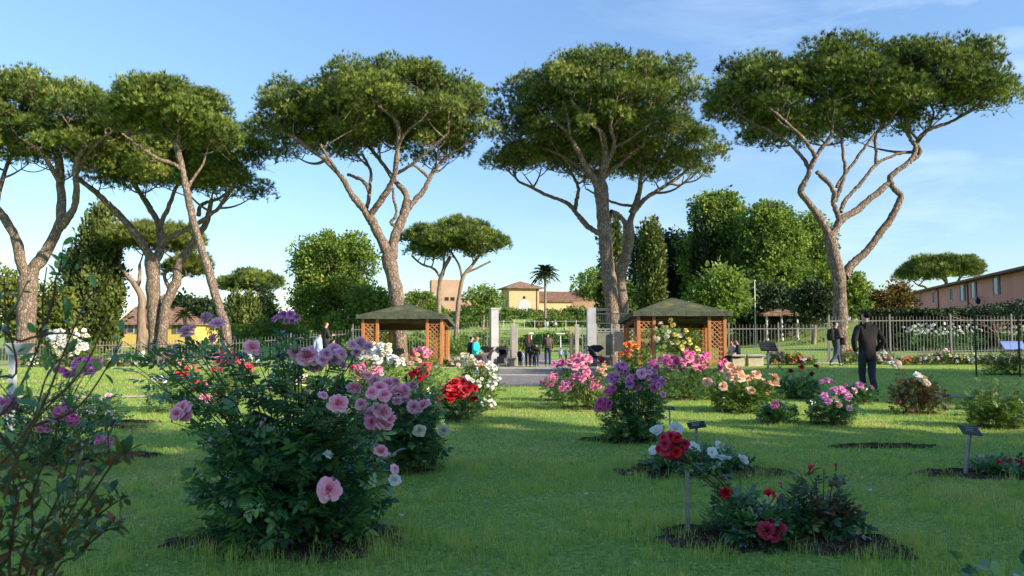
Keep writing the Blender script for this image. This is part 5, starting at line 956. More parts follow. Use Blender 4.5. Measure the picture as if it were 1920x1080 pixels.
for px, py, hh, opn in ((1727, 565, 1.7, 0), (1752, 558, 1.7, 0), (1785, 552, 1.7, 0), (1807, 549, 1.9, 1), (1828, 544, 1.8, 1), (1871, 535, 1.9, 1), (1918, 572, 1.2, 1)):
    z, u = wall_z(px, py); m = MB(); m.box((u, -.04, z), (1.05, .1, hh)); wn = m.build('window', white, root)
    m = MB(); m.box((u, -.105, z), (.85, .03, hh - .2)); m.box((u, -.125, z), (.06, .02, hh - .2)); m.build('pane', glass if opn else shut, wn)
    for sd in (-1, 1):
        if opn: m = MB(); m.box((u + sd * .83, -.07, z), (.56, .07, hh + .02)); m.build('shutter', shut, wn)
for px in (1761, 1817):
    u = wall_u(px); m = MB(); m.tube(np.array([(u, -.1, 0), (u, -.1, h0 - .5), (u + .4, -.5, h0 - .1)]), .08, 6); m.build('drain_pipe', pipe, root)
m = MB(); z, u = wall_z(1890, 515); m.box((Lw - 4, -.9, h0 + .35), (8, .5, .5)); m.build('eaves_board', surf('sunlit_orange_board', (.55, .28, .10), (.65, .36, .15), 3), root)  # sunlit orange of the roof end is put into this board's colour
u = wall_u(1846); m = MB(); z, _ = wall_z(1846, 562); m.bar((u, -.05, z + .3), (u, -.6, z + .3), .05); m.lathe((u, -.6, z - .5), [(.04, 0), (.2, .05), (.28, .5), (.3, .52), (.05, .75), (.03, .85)], 8); m.build('wall_lamp', dark, root)
# far pavilion with terracotta roof, pale blue shed
D = 64; B = at(1468, 640, D); B[2] = float(gz(B[0], D)); root = empty('tiled_pavilion', B, 'small far pavilion with a terracotta hip roof behind the right fence', 'pavilion')
def hz(py): return at(1468, py, D)[2] - B[2]
h1, h2 = hz(590), hz(575); m = MB(); m.add([(-2.3, -2, h1), (2.3, -2, h1), (2.3, 2.4, h1), (-2.3, 2.4, h1), (0, .2, h2), (-2.3, -2, h1 - .15), (2.3, -2, h1 - .15), (2.3, 2.4, h1 - .15), (-2.3, 2.4, h1 - .15)], [(0, 1, 4), (1, 2, 4), (2, 3, 4), (3, 0, 4), (5, 6, 1, 0), (6, 7, 2, 1), (7, 8, 3, 2), (8, 5, 0, 3), (8, 7, 6, 5)]); m.build('roof', tile, root)
for x in (-1.9, -.65, .65, 1.9):
    m = MB(); m.lathe((x, -1.6, 0), [(.15, 0), (.15, .15), (.1, .2), (.09, h1 - .3), (.13, h1 - .2), (.13, h1 - .16)], 10); m.build('column', white, root)
m = MB(); m.box((0, 2, h1 / 2 - .1), (4.0, .2, h1 - .16)); m.build('back_wall', surf('shaded_wood', (.06, .04, .03), (.1, .07, .05), 4), root)  # shade under the pavilion roof is put into the dark wood colour
D = 70; B = at(1432, 640, D); B[2] = float(gz(B[0], D)); h1 = at(1432, 590, D)[2] - B[2]; root = empty('pale_shed', B, 'pale blue gabled shed left of the far tiled pavilion', 'shed')
m = MB(); m.prism([(-1.1, 0), (1.1, 0), (1.1, h1 - .1), (0, h1 + .6), (-1.1, h1 - .1)], 0, 3); m.build('wall', surf('pale_blue_paint', (.55, .62, .72), (.62, .68, .76), 4), root)
m = MB(); m.add([(-1.35, -.15, h1 - .28), (0, -.15, h1 + .64), (1.35, -.15, h1 - .28), (-1.35, 3.1, h1 - .28), (0, 3.1, h1 + .64), (1.35, 3.1, h1 - .28), (-1.35, -.15, h1 - .2), (0, -.15, h1 + .74), (1.35, -.15, h1 - .2), (-1.35, 3.1, h1 - .2), (0, 3.1, h1 + .74), (1.35, 3.1, h1 - .2)], [(6, 7, 10, 9), (7, 8, 11, 10), (0, 3, 4, 1), (1, 4, 5, 2), (0, 1, 7, 6), (1, 2, 8, 7), (0, 6, 9, 3), (2, 5, 11, 8), (3, 9, 10, 4), (4, 10, 11, 5)]); m.build('roof', tile_d, root)
B = at(1417, 650, 60); B[2] = float(gz(B[0], 60)); h = at(1417, 528, 60)[2] - B[2]; m = MB(); m.lathe((0, 0, 0), [(.16, 0), (.16, .1), (.05, .15), (.035, h), (.0, h + .02)], 8); m.lathe((0, 0, h), [(.0, 0), (.07, .03), (.07, .1), (0, .14)], 8)
o = m.build('flag_pole', white, smooth=True); o.location = B; tag(o, 'thin bare pole in front of the plane trees', 'pole')

# ---------------------------------------------------------------- gazebos
wood = surf('orange_wood', (.38, .15, .055), (.52, .23, .09), 5, .65, .4, stretch=(4, 4, .5), bscale=30)
wood_d = surf('dark_wood', (.08, .04, .02), (.14, .07, .035), 5, .8)
moss = surf('mossy_shingles', (.038, .048, .034), (.20, .16, .045), 1.3, .95, .9, c3=(.07, .085, .048), bscale=16, lo=.3, hi=.72)
moss_e = surf('shingle_edge', (.045, .055, .045), (.10, .12, .07), 3, .95, .5)
def lattice(m, a, b, z0, z1, pitch=.19, w=.036):
    """crossed slats between two uprights a, b (xy)"""
    a = np.array(a); b = np.array(b); Lh = np.linalg.norm(b - a); u = (b - a) / Lh; nrm = np.array([-u[1], u[0]]); H = z1 - z0
    for sg in (1, -1):
        c = -H
        while c < Lh + H:
            # line s = c + sg*z (mirrored for sg = -1), clipped
            pts = []
            for z in (0, H):
                s_ = (c + z) if sg > 0 else (Lh - c - z); pts.append((s_, z))
            (s0, zz0), (s1, zz1) = pts
            def clip(t0, t1):
                for lo_, hi_ in ((0, Lh),):
                    ds = s1 - s0
                    ta, tb = (lo_ - s0) / ds, (hi_ - s0) / ds
                    if ta > tb: ta, tb = tb, ta
                    t0 = max(t0, ta); t1 = min(t1, tb)
                return t0, t1
            t0, t1 = clip(0, 1)
            if t1 - t0 > .01:
                o_ = nrm * (.008 * sg)
                p = a + u * (s0 + (s1 - s0) * t0) + o_; q_ = a + u * (s0 + (s1 - s0) * t1) + o_
                m.bar((p[0], p[1], z0 + H * t0), (q_[0], q_[1], z0 + H * t1), w, .012, up=(nrm[0], nrm[1], 0))
            c += pitch
def gazebo(label, x0p, x1p, D, ebot, eave, apex, drop, side, seed):
    x0 = at(x0p, 600, D)[0]; x1 = at(x1p, 600, D)[0]; W = x1 - x0; cx = (x0 + x1) / 2; zg = float(gz(cx, D)) - .02
    zb = at(cx, ebot, D)[2]; B = np.array([cx, D, float(at(960, ebot, D)[2])]); h = at(960, eave, D)[2] - B[2]; ha = at(960, apex, D + W / 2)[2] - B[2]
    root = empty('gazebo', B, label, 'gazebo', 'square wooden gazebos'); hw = W / 2; dp = W; o = .16
    # roof: four shingled slopes with a hanging edge
    E = [(-hw - o, -o, h), (hw + o, -o, h), (hw + o, dp + o, h - drop), (-hw - o, dp + o, h - drop)]
    n = 8; m = MB(); ap = (0, dp / 2, ha)
    for i in range(4):
        a = Vector(E[i]); b = Vector(E[(i + 1) % 4]); c = Vector(ap)
        m.add([tuple(a), tuple(b), tuple(c)], [(0, 1, 2)])
    m.add([(x, y, z - .13) for x, y, z in E] + [(0, dp / 2, ha - .3)], [(1, 0, 4), (2, 1, 4), (3, 2, 4), (0, 3, 4)])
    rf = m.build('roof', moss, root)
    m = MB()
    for i in range(4):
        a = Vector(E[i]); b = Vector(E[(i + 1) % 4]); k = max(10, int((b - a).length / .3))
        for j in range(k):
            p = a.lerp(b, j / k + .0008); q_ = a.lerp(b, (j + 1) / k - .0008); dz = R.uniform(.155, .17)
            out = Vector(((b - a).y, -(b - a).x, 0)).normalized() * .02
            m.add([tuple(p + out + Vector((0, 0, .03))), tuple(q_ + out + Vector((0, 0, .03))), tuple(q_ + out - Vector((0, 0, dz))), tuple(p + out - Vector((0, 0, dz))), tuple(p - out * .3 + Vector((0, 0, .03))), tuple(q_ - out * .3 + Vector((0, 0, .03))), tuple(q_ - out * .3 - Vector((0, 0, dz))), tuple(p - out * .3 - Vector((0, 0, dz)))],
                  [(0, 1, 2, 3), (7, 6, 5, 4), (0, 4, 5, 1), (3, 2, 6, 7), (0, 3, 7, 4), (1, 5, 6, 2)])
    m.build('shingle_edge', moss_e, rf)
    m = MB(); m.bar((-hw + .1, .15, h - .24), (hw - .1, .15, h - .24), .1, .2); m.bar((-hw + .1, dp - .15, h - drop - .24), (hw - .1, dp - .15, h - drop - .24), .1, .2)
    for sg in (-1, 1): m.bar((sg * (hw - .06), .2, h - .24), (sg * (hw - .06), dp - .2, h - drop - .24), .1, .2)
    m.build('roof_beams', wood_d, root)
    pw = .13; cw = .62
    for sx_ in (-1, 1):
        for yy, hh in ((.08, h - .12), (dp - .08, h - drop - .12)):
            sy_ = 1 if yy < 1 else -1; X = sx_ * (hw - .1)
            posts = [(X, yy), (X - sx_ * cw, yy), (X, yy + sy_ * cw)]
            for (a, b) in posts: m = MB(); m.box((a, b, hh / 2 - .05), (pw, pw, hh + .06)); m.build('post', wood, root, bevel=.008)
            for (a, b) in posts[1:]:
                pa = np.array([X, yy]) + np.sign(np.array([a - X, b - yy])) * pw / 2; pb = np.array([a, b]) - np.sign(np.array([a - X, b - yy])) * pw / 2; z1 = hh - .28
                m = MB(); lattice(m, pa, pb, .22, z1)
                for z in (.2, z1 + .02): m.bar((pa[0], pa[1], z), (pb[0], pb[1], z), .05, .05)
                m.build('lattice_panel', wood, root)
    return root, B, hw, dp
gazebo('square wooden gazebo left of the grass walk with a mossy shingle roof', 676, 832, 32.5, 686, 591, 569, .32, 1, 1)
gazebo('square wooden gazebo right of the walk, yellow roses climbing it', 1193, 1364, 30.0, 686, 585, 558, .30, -1, 2)
# posts and plaques, bench, fences, gate
steel = surf('zinc_post', (.20, .21, .22), (.32, .33, .34), 14, .5, .2, metal=.5)
plq = surf('black_plaque', (.012, .013, .014), (.03, .032, .034), 9, .35)
txt = surf('plaque_print', (.28, .28, .27), (.36, .36, .34), 9, .6)
def plaque(label, base, top, w=.20, d=.12, D=None, lean=0., tilt=.55, yaw=0., pw=.035, mats=None, head=True, group='rose name plaques on stakes', rb=0, big=False):
    B = at(*base, D) if D else ground(*base); D = B[1]; B[2] = float(gz(B[0], D)); H = at(top[0], top[1], D)[2] - B[2]; lx = at(top[0], top[1], D)[0] - B[0]
    root = empty('plant_label', B, label, 'plant label', group); pm_, qm = mats or (steel, plq)
    m = MB(); m.bar((0, 0, -.1), (lx, 0, H - .01), pw, pw * .6); 
    m.build('stake', pm_, root, bevel=.003)
    if head:
        c = Vector((lx, 0, H)); q_ = Matrix.Rotation(yaw, 3, 'Z') @ Matrix.Rotation(rb, 3, 'Y') @ Matrix.Rotation(tilt, 3, 'X')
        m = MB(); m.box((0, 0, 0), (w, d, .008 if not big else .05)); m.v = [tuple(c + q_ @ Vector(p)) for p in m.v]; pl = m.build('plaque', qm, root, bevel=.002)
        if not big and D < 14:
            m = MB()
            for k, (yy, ll) in enumerate(((.28, .5), (.08, .36), (-.1, .42))): m.box((-.12 * w * k * .3, yy * d, .0055), (w * ll, d * .06, .001))
            m.v = [tuple(c + q_ @ Vector(p)) for p in m.v]; m.build('print_lines', txt, pl)
    return root
plaque('bare zinc stake in the front soil bed, its plaque hidden by the crimson cluster', (1290, 997), (1288, 850), D=5.2, w=.0, head=False, pw=.04)
plaque('tilted black plaque on a stake among the white roses', (1303, 872), (1306, 797), w=.185, d=.10, yaw=.05, rb=-.12)
plaque('small black plaque left of the tilted one, further back', (1257, 812), (1255, 765), w=.15, d=.085, rb=.1, tilt=.5)
plaque('black plaque on a slanted stake near the right edge', (1807, 893), (1819, 807), w=.19, d=.13, rb=.1, tilt=.6)
plaque('dark flat plaque left of the mauve bush on the right lawn', (1521, 792), (1519, 754), w=.14, d=.08)
plaque('black plaque on the left lawn behind the fallen magenta cluster', (199, 852), (199, 794), w=.18, d=.10)
plaque('large dark information plaque in front of the right fence', (1440, 690), (1440, 650), w=.6, d=.4, D=27, tilt=.75, pw=.09, big=True, group=None)
plaque('blue tilted information sign at the right edge', (1888, 690), (1900, 648), w=.9, d=.45, D=30, tilt=.8, pw=.07, big=True, group=None, mats=(steel, surf('blue_sign', (.16, .22, .5), (.2, .28, .6), 5, .4)))
# pale hopper shaped bin top at the left edge
B = at(22, 745, 10); B[2] = 0; root = empty('garden_sign', B, 'pale grey wedge topped sign post at the left edge', 'sign'); z1 = at(22, 652, 10)[2]; g = surf('pale_grey_metal', (.42, .44, .46), (.52, .54, .56), 8, .5)
m = MB(); m.box((0, 0, z1 / 2), (.07, .07, z1)); m.build('post', g, root)
m = MB(); m.add([(-.02, -.1, z1 - .10), (.1, -.1, z1 - .10), (.22, -.14, z1 + .06), (-.04, -.14, z1 + .06), (-.02, .1, z1 - .10), (.1, .1, z1 - .10), (.22, .14, z1 + .06), (-.04, .14, z1 + .06)], [(0, 1, 2, 3), (7, 6, 5, 4), (1, 5, 6, 2), (0, 3, 7, 4), (3, 2, 6, 7), (0, 4, 5, 1)]); m.build('wedge_top', g, root, bevel=.006)
bars = surf('grey_fence_paint', (.17, .16, .15), (.25, .24, .22), 10, .6)
bars_p = surf('pinkish_fence_paint', (.22, .18, .17), (.32, .27, .25), 10, .6)
def fence(label, p0, p1, ztop0, ztop1, step=.14, bw=.015, mat=bars, bay=2.6, group='iron picket fences', h_rail=.18):
    p0 = np.array(p0, float); p1 = np.array(p1, float); Ln = np.linalg.norm(p1 - p0); u = (p1 - p0) / Ln; n = max(1, int(round(Ln / bay)))
    g0 = float(gz(*p0)); B = np.array([p0[0], p0[1], g0]); root = empty('iron_fence', B, label, 'fence', group)
    def pt(s_): p = p0 + u * s_; return p, float(gz(*p)), ztop0 + (ztop1 - ztop0) * s_ / Ln
    for i in range(n):
        a, b = Ln * i / n, Ln * (i + 1) / n; m = MB(); k = int((b - a) / step)
        for j in range(1, k):
            s_ = a + (b - a) * j / k; p, g, zt = pt(s_); x, y = p - p0; r = bw / 2; z0 = g + .05 - g0; z1 = zt - g0
            m.box((x, y, (z0 + z1 - .08) / 2), (bw, bw, z1 - .08 - z0))
            m.add([(x - r * 1.5, y, z1 - .08), (x, y - r * 1.5, z1 - .08), (x + r * 1.5, y, z1 - .08), (x, y + r * 1.5, z1 - .08), (x, y, z1)], [(0, 1, 4), (1, 2, 4), (2, 3, 4), (3, 0, 4)])
        m.build('pickets', mat, root)
        (pa, ga, za), (pb, gb, zb) = pt(a), pt(b); m = MB()
        for f0 in (None, h_rail):
            m.bar((*(pa - p0), (za - .22 if f0 is None else ga + f0) - g0), (*(pb - p0), (zb - .22 if f0 is None else gb + f0) - g0), .03, .04)
        m.build('rails', mat, root)
    for i in range(n + 1):
        p, g, zt = pt(Ln * i / n); x, y = p - p0; m = MB(); m.box((x, y, (g + zt) / 2 - g0), (.06, .06, zt - g)); m.lathe((x, y, zt - g0), [(.04, 0), (.03, .03), (0, .07)], 6); m.build('post', mat, root)
    m = MB(); (pa, ga, _), (pb, gb, _) = pt(0), pt(Ln); m.bar((*(pa - p0), ga - g0 + .0), (*(pb - p0), gb - g0 + .0), .16, .14); m.build('plinth', stone, root)
    return root
X = lambda px, y: at(px, 600, y)[0]; Zt = lambda py, y: float(at(960, py, y)[2])
fence('sunlit picket fence between the right gazebo and the zigzag pine trunk', (X(1366, 31.2), 31.2), (X(1552, 31.2), 31.2), Zt(607, 31.2), Zt(606, 31.2))
fence('tall picket fence in front of the dark hedge on the right', (X(1554, 31.2), 31.2), (X(2010, 31.2), 31.2), Zt(592, 31.2), Zt(590, 31.2))
fence('lower picket fence further back on the right', (X(1640, 38), 38), (X(2000, 38), 38), Zt(652, 38), Zt(646, 38), .16)
fence('low picket fence left of the round tree', (X(-70, 36), 36), (X(430, 36), 36), Zt(642, 36), Zt(636, 36), .15, .018, bars_p)
fence('picket fence running towards the left gazebo', (X(432, 36), 36), (X(660, 36), 36), Zt(636, 36), Zt(617, 36), .15, .018)
fence('taller picket fence seen through and right of the left gazebo', (X(662, 38), 38), (X(914, 38), 38), Zt(610, 38), Zt(606, 38), .15, .018)
fence('short dark railing between the tall stone post and the low stone post', (X(937, 39), 39), (X(958, 39), 39), Zt(612, 39), Zt(612, 39), .15, .018)
fence('short railing between the low stone posts and the steel gate frame', (X(1092, 39), 39), (X(1102, 39), 39), Zt(612, 39), Zt(612, 39), .12, .024)
fence('white railing on the hill with distant walkers', (X(925, 135), 135), (X(1100, 135), 135), Zt(600, 135), Zt(600, 135), 1.6, .09, white, 5.2)
def pillar(label, px0, px1, D, ytop, mat, cap=.04, name='gate_pillar'):
    x0 = X(px0, D); x1 = X(px1, D); cx = (x0 + x1) / 2; B = (cx, D, float(gz(cx, D)) - .03); h = Zt(ytop, D) - B[2]; w_ = x1 - x0
    root = empty(name, B, label, 'gate pillar', rz=rad(18) if w_ > .4 else 0); k = .8 if w_ > .4 else 1
    m = MB(); m.box((0, 0, h / 2 - .06), (w_ * k, w_ * k, h - .12)); m.build('shaft', mat, root, bevel=.012)
    m = MB(); m.box((0, 0, h - .055), (w_ * k + cap, w_ * k + cap, .1)); m.box((0, 0, .12), (w_ * k + cap, w_ * k + cap, .2)); m.build('cap', mat, root, bevel=.01)
pillar('tall square concrete gate pillar left of the standing group', 917, 935, 37, 577, conc)
pillar('low stone gate pillar left of the long haired woman', 959, 971, 39.5, 609, stone)
pillar('low stone gate pillar with rusty tint right of the man with the backpack', 1068, 1075, 39.5, 614, surf('ochre_stone', (.36, .26, .16), (.46, .35, .22), 4, .9))
pillar('second low pale gate pillar right beside the rusty one', 1078, 1085, 40.2, 608, stone)
# steel gate frame
D = 35.5; B = np.array([X(1112, D), D, float(gz(X(1112, D), D))]); root = empty('gate_house_frame', B, 'grey framed gate with a glass notice door by the tall straight pine', 'gate')
gx = lambda px: X(px, D) - B[0]; gzz = lambda py: Zt(py, D) - B[2]
grey = surf('grey_paint', (.22, .23, .24), (.30, .31, .32), 6, .5); dgrey = surf('dark_grey_paint', (.05, .055, .06), (.08, .085, .09), 6, .4)
m = MB(); m.box((gx(1109), .2, gzz(577) / 2), (gx(1120) - gx(1104), .5, gzz(577))); m.build('pillar', conc, root, bevel=.01)
m = MB(); m.bar((gx(1116), .2, gzz(580)), (gx(1142), .2, gzz(580)), .12, .12); m.bar((gx(1116), .2, gzz(588)), (gx(1188), .2, gzz(588)), .06, .06); m.bar((gx(1116), .2, gzz(606)), (gx(1188), .2, gzz(606)), .06, .06); m.build('top_rails', dgrey, root)
m = MB()
for i in range(17): px = 1119 + i * 4.1; m.bar((gx(px), .2, gzz(588) - .04), (gx(px), .2, gzz(606) + .04), .018)
m.build('grille', dgrey, root)
m = MB()
for px in (1119, 1148, 1187): m.bar((gx(px), .2, 0), (gx(px), .2, gzz(607)), .07, .07)
for py in (617, 622): m.bar((gx(1120), .2, gzz(py)), (gx(1186), .2, gzz(py)), .05, .05)
m.build('door_frame', grey, root)
m = MB(); m.box(((gx(1122) + gx(1146)) / 2, .22, (gzz(622) + .3) / 2), (gx(1146) - gx(1121), .03, gzz(622) - .34)); m.build('glass_door', surf('dusty_glass', (.17, .17, .13), (.24, .24, .18), 2, .25), root)
m = MB(); m.box((gx(1160), .02, gzz(640)), (.42, .05, .95)); m.bar((gx(1160), .04, 0), (gx(1160), .04, gzz(660)), .05); m.build('notice_board', dgrey, root)
# stone benches at the fence
def bench(label, px0, px1, D):
    x0 = X(px0, D); x1 = X(px1, D); B = ((x0 + x1) / 2, D, float(gz(x0, D))); root = empty('stone_bench', B, label, 'bench', 'pale stone benches'); w_ = x1 - x0
    m = MB(); m.box((0, 0, .43), (w_, .5, .07)); m.build('seat', stone, root, bevel=.012)
    m = MB(); m.box((0, .02, .2), (w_ * .86, .36, .39)); m.build('base', sandst, root, bevel=.01)
sandst = surf('warm_stone', (.42, .36, .24), (.54, .47, .33), 4, .9, .5)
bench('stone bench block with two people sitting on it', 1368, 1394, 29.0)
bench('empty stone bench block under the large dark plaque', 1397, 1430, 29.0)
bench('low white stone block beside the black stroller', 950, 968, 38.2)
# green pole with mesh wire
B = at(1831, 703, 22.5); B[2] = float(gz(B[0], 22.5)); h = at(1831, 578, 22.5)[2] - B[2]; root = empty('mesh_fence', B, 'thin dark green poles with open wire mesh on the right lawn', 'fence')
gr = surf('dark_green_paint', (.012, .035, .02), (.02, .05, .03), 6, .5); x2 = X(1990, 22.5) - B[0]
for x in (0, x2 / 2, x2): m = MB(); m.tube(np.array([(x, 0, -.1), (x, 0, h)]), .028, 8); m.lathe((x, 0, h), [(.035, 0), (.035, .03), (0, .05)], 8); m.build('pole', gr, root)
m = MB()
for i in range(7): m.tube(np.array([(0, 0, .3 + i * .25), (x2, 0, .3 + i * .25)]), .0035, 4)
for i in range(int(x2 / .3)): m.tube(np.array([(.3 * i + .15, 0, .3), (.3 * i + .15, 0, 1.8)]), .0035, 4)
m.build('wire_mesh', gr, root)
for k, (px, py, D, lab) in enumerate(((996, 640, 43, 'thin white lamp post behind the long haired woman'), (1051, 640, 60, 'white lamp post with a flat head beyond the gate'))):
    B = at(px, py, D); B[2] = float(gz(B[0], D)); ht = at(px, 627, D)[2] - B[2]; root = empty('lamp_post', B, lab, 'lamp post'); m = MB(); m.lathe((0, 0, 0), [(.07, 0), (.05, .1), (.04, ht)], 8); m.build('post', white, root, smooth=True); m = MB(); m.box((0, 0, ht + .06), (.3 + k * .4, .3, .1)); m.build('lamp_head', white, root, bevel=.02)
q_ = R

# ---------------------------------------------------------------- unseen trees placed out of frame to shade the near lawn
for i, (x, y, h, r) in enumerate(((10.5, -1.9, 10.0, 3.9), (17.5, -1.6, 10.5, 4.0), (24.5, -1.9, 10.0, 4.0), (31.5, -1.6, 10.8, 4.1), (38.5, -1.9, 10.2, 4.1), (45.5, -1.6, 10.7, 4.1))):
    q = np.random.default_rng(80 + i); B = np.array([x, y, 0.]); root = empty('shade_tree', B, 'tall dense broadleaf tree of the avenue out of frame to the right, ' + ('first', 'second', 'third', 'fourth', 'fifth', 'sixth')[i] + ' one', 'tree', 'avenue trees right of the photographer')
    bl = [(np.array([x, y, h * .62]), np.array([r, r, h * .38])), (np.array([x + 1.6, y, h * .4]), np.array([r * .9, r * .9, h * .3])), (np.array([x - 1.6, y, h * .38]), np.array([r * .9, r * .9, h * .3]))]
    V, T, t, cs = cloud(bl, 230, 26, .8, 1.1, q, lo=-1, drop=.1); bigmesh('crown', V, T, broad_m, root, t, False, B)
    S = Soup(); C = bez(B, B + (0, 0, h * .75), np.array([.3, 0, 0]), 6); V, T = tube(C, np.linspace(.4, .1, 6), 8); S.add(V, T); S.build('trunk', bark, root, smooth=True, origin=B)

for i, (x, y, h, r) in enumerate(((37, 2.5, 14.5, 3.4), (43, 7, 15, 3.6), (34, 8.5, 14, 3.0))):  # unseen pines added to throw shade streaks across the lawn
    q = np.random.default_rng(180 + i); B = np.array([x, y, 0.]); root = empty('stone_pine', B, ['umbrella pine out of frame on the right, the nearest one', 'umbrella pine out of frame on the right, the middle one', 'umbrella pine out of frame on the right, the farthest one'][i], 'pine tree', 'umbrella pines')
    V, T, t, cs = cloud([(np.array([x, y, h]), np.array([r, r, 1.5]))], 120, 26, .6, .9, q, lo=-.3, drop=.3); bigmesh('crown', V, T, pine_m, root, t, False, B)
    S = Soup(); C = bez(B, B + (0, 0, h), np.array([.3, 0, 0]), 6); V, T = tube(C, np.linspace(.4, .15, 6), 8); S.add(V, T)
    for c_ in cs[::5]: V, T = tube(bez(C[4], c_, np.array([0, 0, -.5]), 5), np.linspace(.12, .03, 5), 5); S.add(V, T)
    S.build('trunk', bark, root, smooth=True, origin=B)
# ---------------------------------------------------------------- people
def skin_obj(name, nodes, edges, mat, parent, sub=1, root=0):
    me = bpy.data.meshes.new(name); me.from_pydata([n[0] for n in nodes], edges, []); me.update()
    o = bpy.data.objects.new(name + '_tmp', me); COL.objects.link(o)
    o.modifiers.new('skin', 'SKIN'); sk = me.skin_vertices[0].data
    for i, n in enumerate(nodes):
        r = n[1]; sk[i].radius = (r, r) if not isinstance(r, tuple) else r; sk[i].use_root = (i == root)
    if sub: s_ = o.modifiers.new('sub', 'SUBSURF'); s_.levels = sub; s_.render_levels = sub
    dg = bpy.context.evaluated_depsgraph_get(); m2 = bpy.data.meshes.new_from_object(o.evaluated_get(dg)); m2.name = name
    bpy.data.objects.remove(o); bpy.data.meshes.remove(me)
    if len(m2.polygons): m2.polygons.foreach_set('use_smooth', [True] * len(m2.polygons))
    m2.materials.clear(); m2.materials.append(mat); return link(name, m2, parent)
SKIN = surf('skin', (.46, .27, .19), (.54, .33, .24), 8, .6)
CL = {}
def cloth(c):
    k = tuple(c)
    if k not in CL: CL[k] = surf('cloth_%d' % len(CL), tuple(x * .82 for x in c), c, 6, .9, .3, .15)
    return CL[k]
POSES = {
 'stand': {},
 'pockets': dict(eL=(-.30, -.06, 1.16), wL=(-.20, .06, .95), eR=(.33, -.05, 1.16), wR=(.20, .08, .95), kL=(-.055, .10, .50), aL=(.0, .06, .09), kR=(.075, -.02, .5), aR=(.085, -.14, .10)),
 'walk': dict(eL=(-.26, -.04, 1.15), wL=(-.16, .16, 1.10), eR=(.26, -.04, 1.15), wR=(.12, .2, 1.12), kL=(-.09, .17, .50), aL=(-.09, .26, .08), kR=(.09, -.06, .48), aR=(.09, -.36, .12)),
 'sit': dict(pel=(0, 0, .52), wst=(0, 0, .68), chs=(0, .03, .92), nk0=(0, .05, 1.08), nk=(0, .06, 1.14), hd=(0, .09, 1.26), sL=(-.18, .04, 1.04), sR=(.18, .04, 1.04), eL=(-.24, .06, .78), wL=(-.12, .28, .70), eR=(.24, .06, .78), wR=(.12, .28, .70), hL=(-.09, .02, .50), hR=(.09, .02, .50), kL=(-.11, .44, .50), kR=(.11, .44, .50), aL=(-.11, .48, .08), aR=(.11, .50, .08)),
 'bag': dict(eL=(-.27, -.02, 1.14), wL=(-.26, .05, .90), eR=(.25, .06, 1.15), wR=(.14, .22, 1.2))}
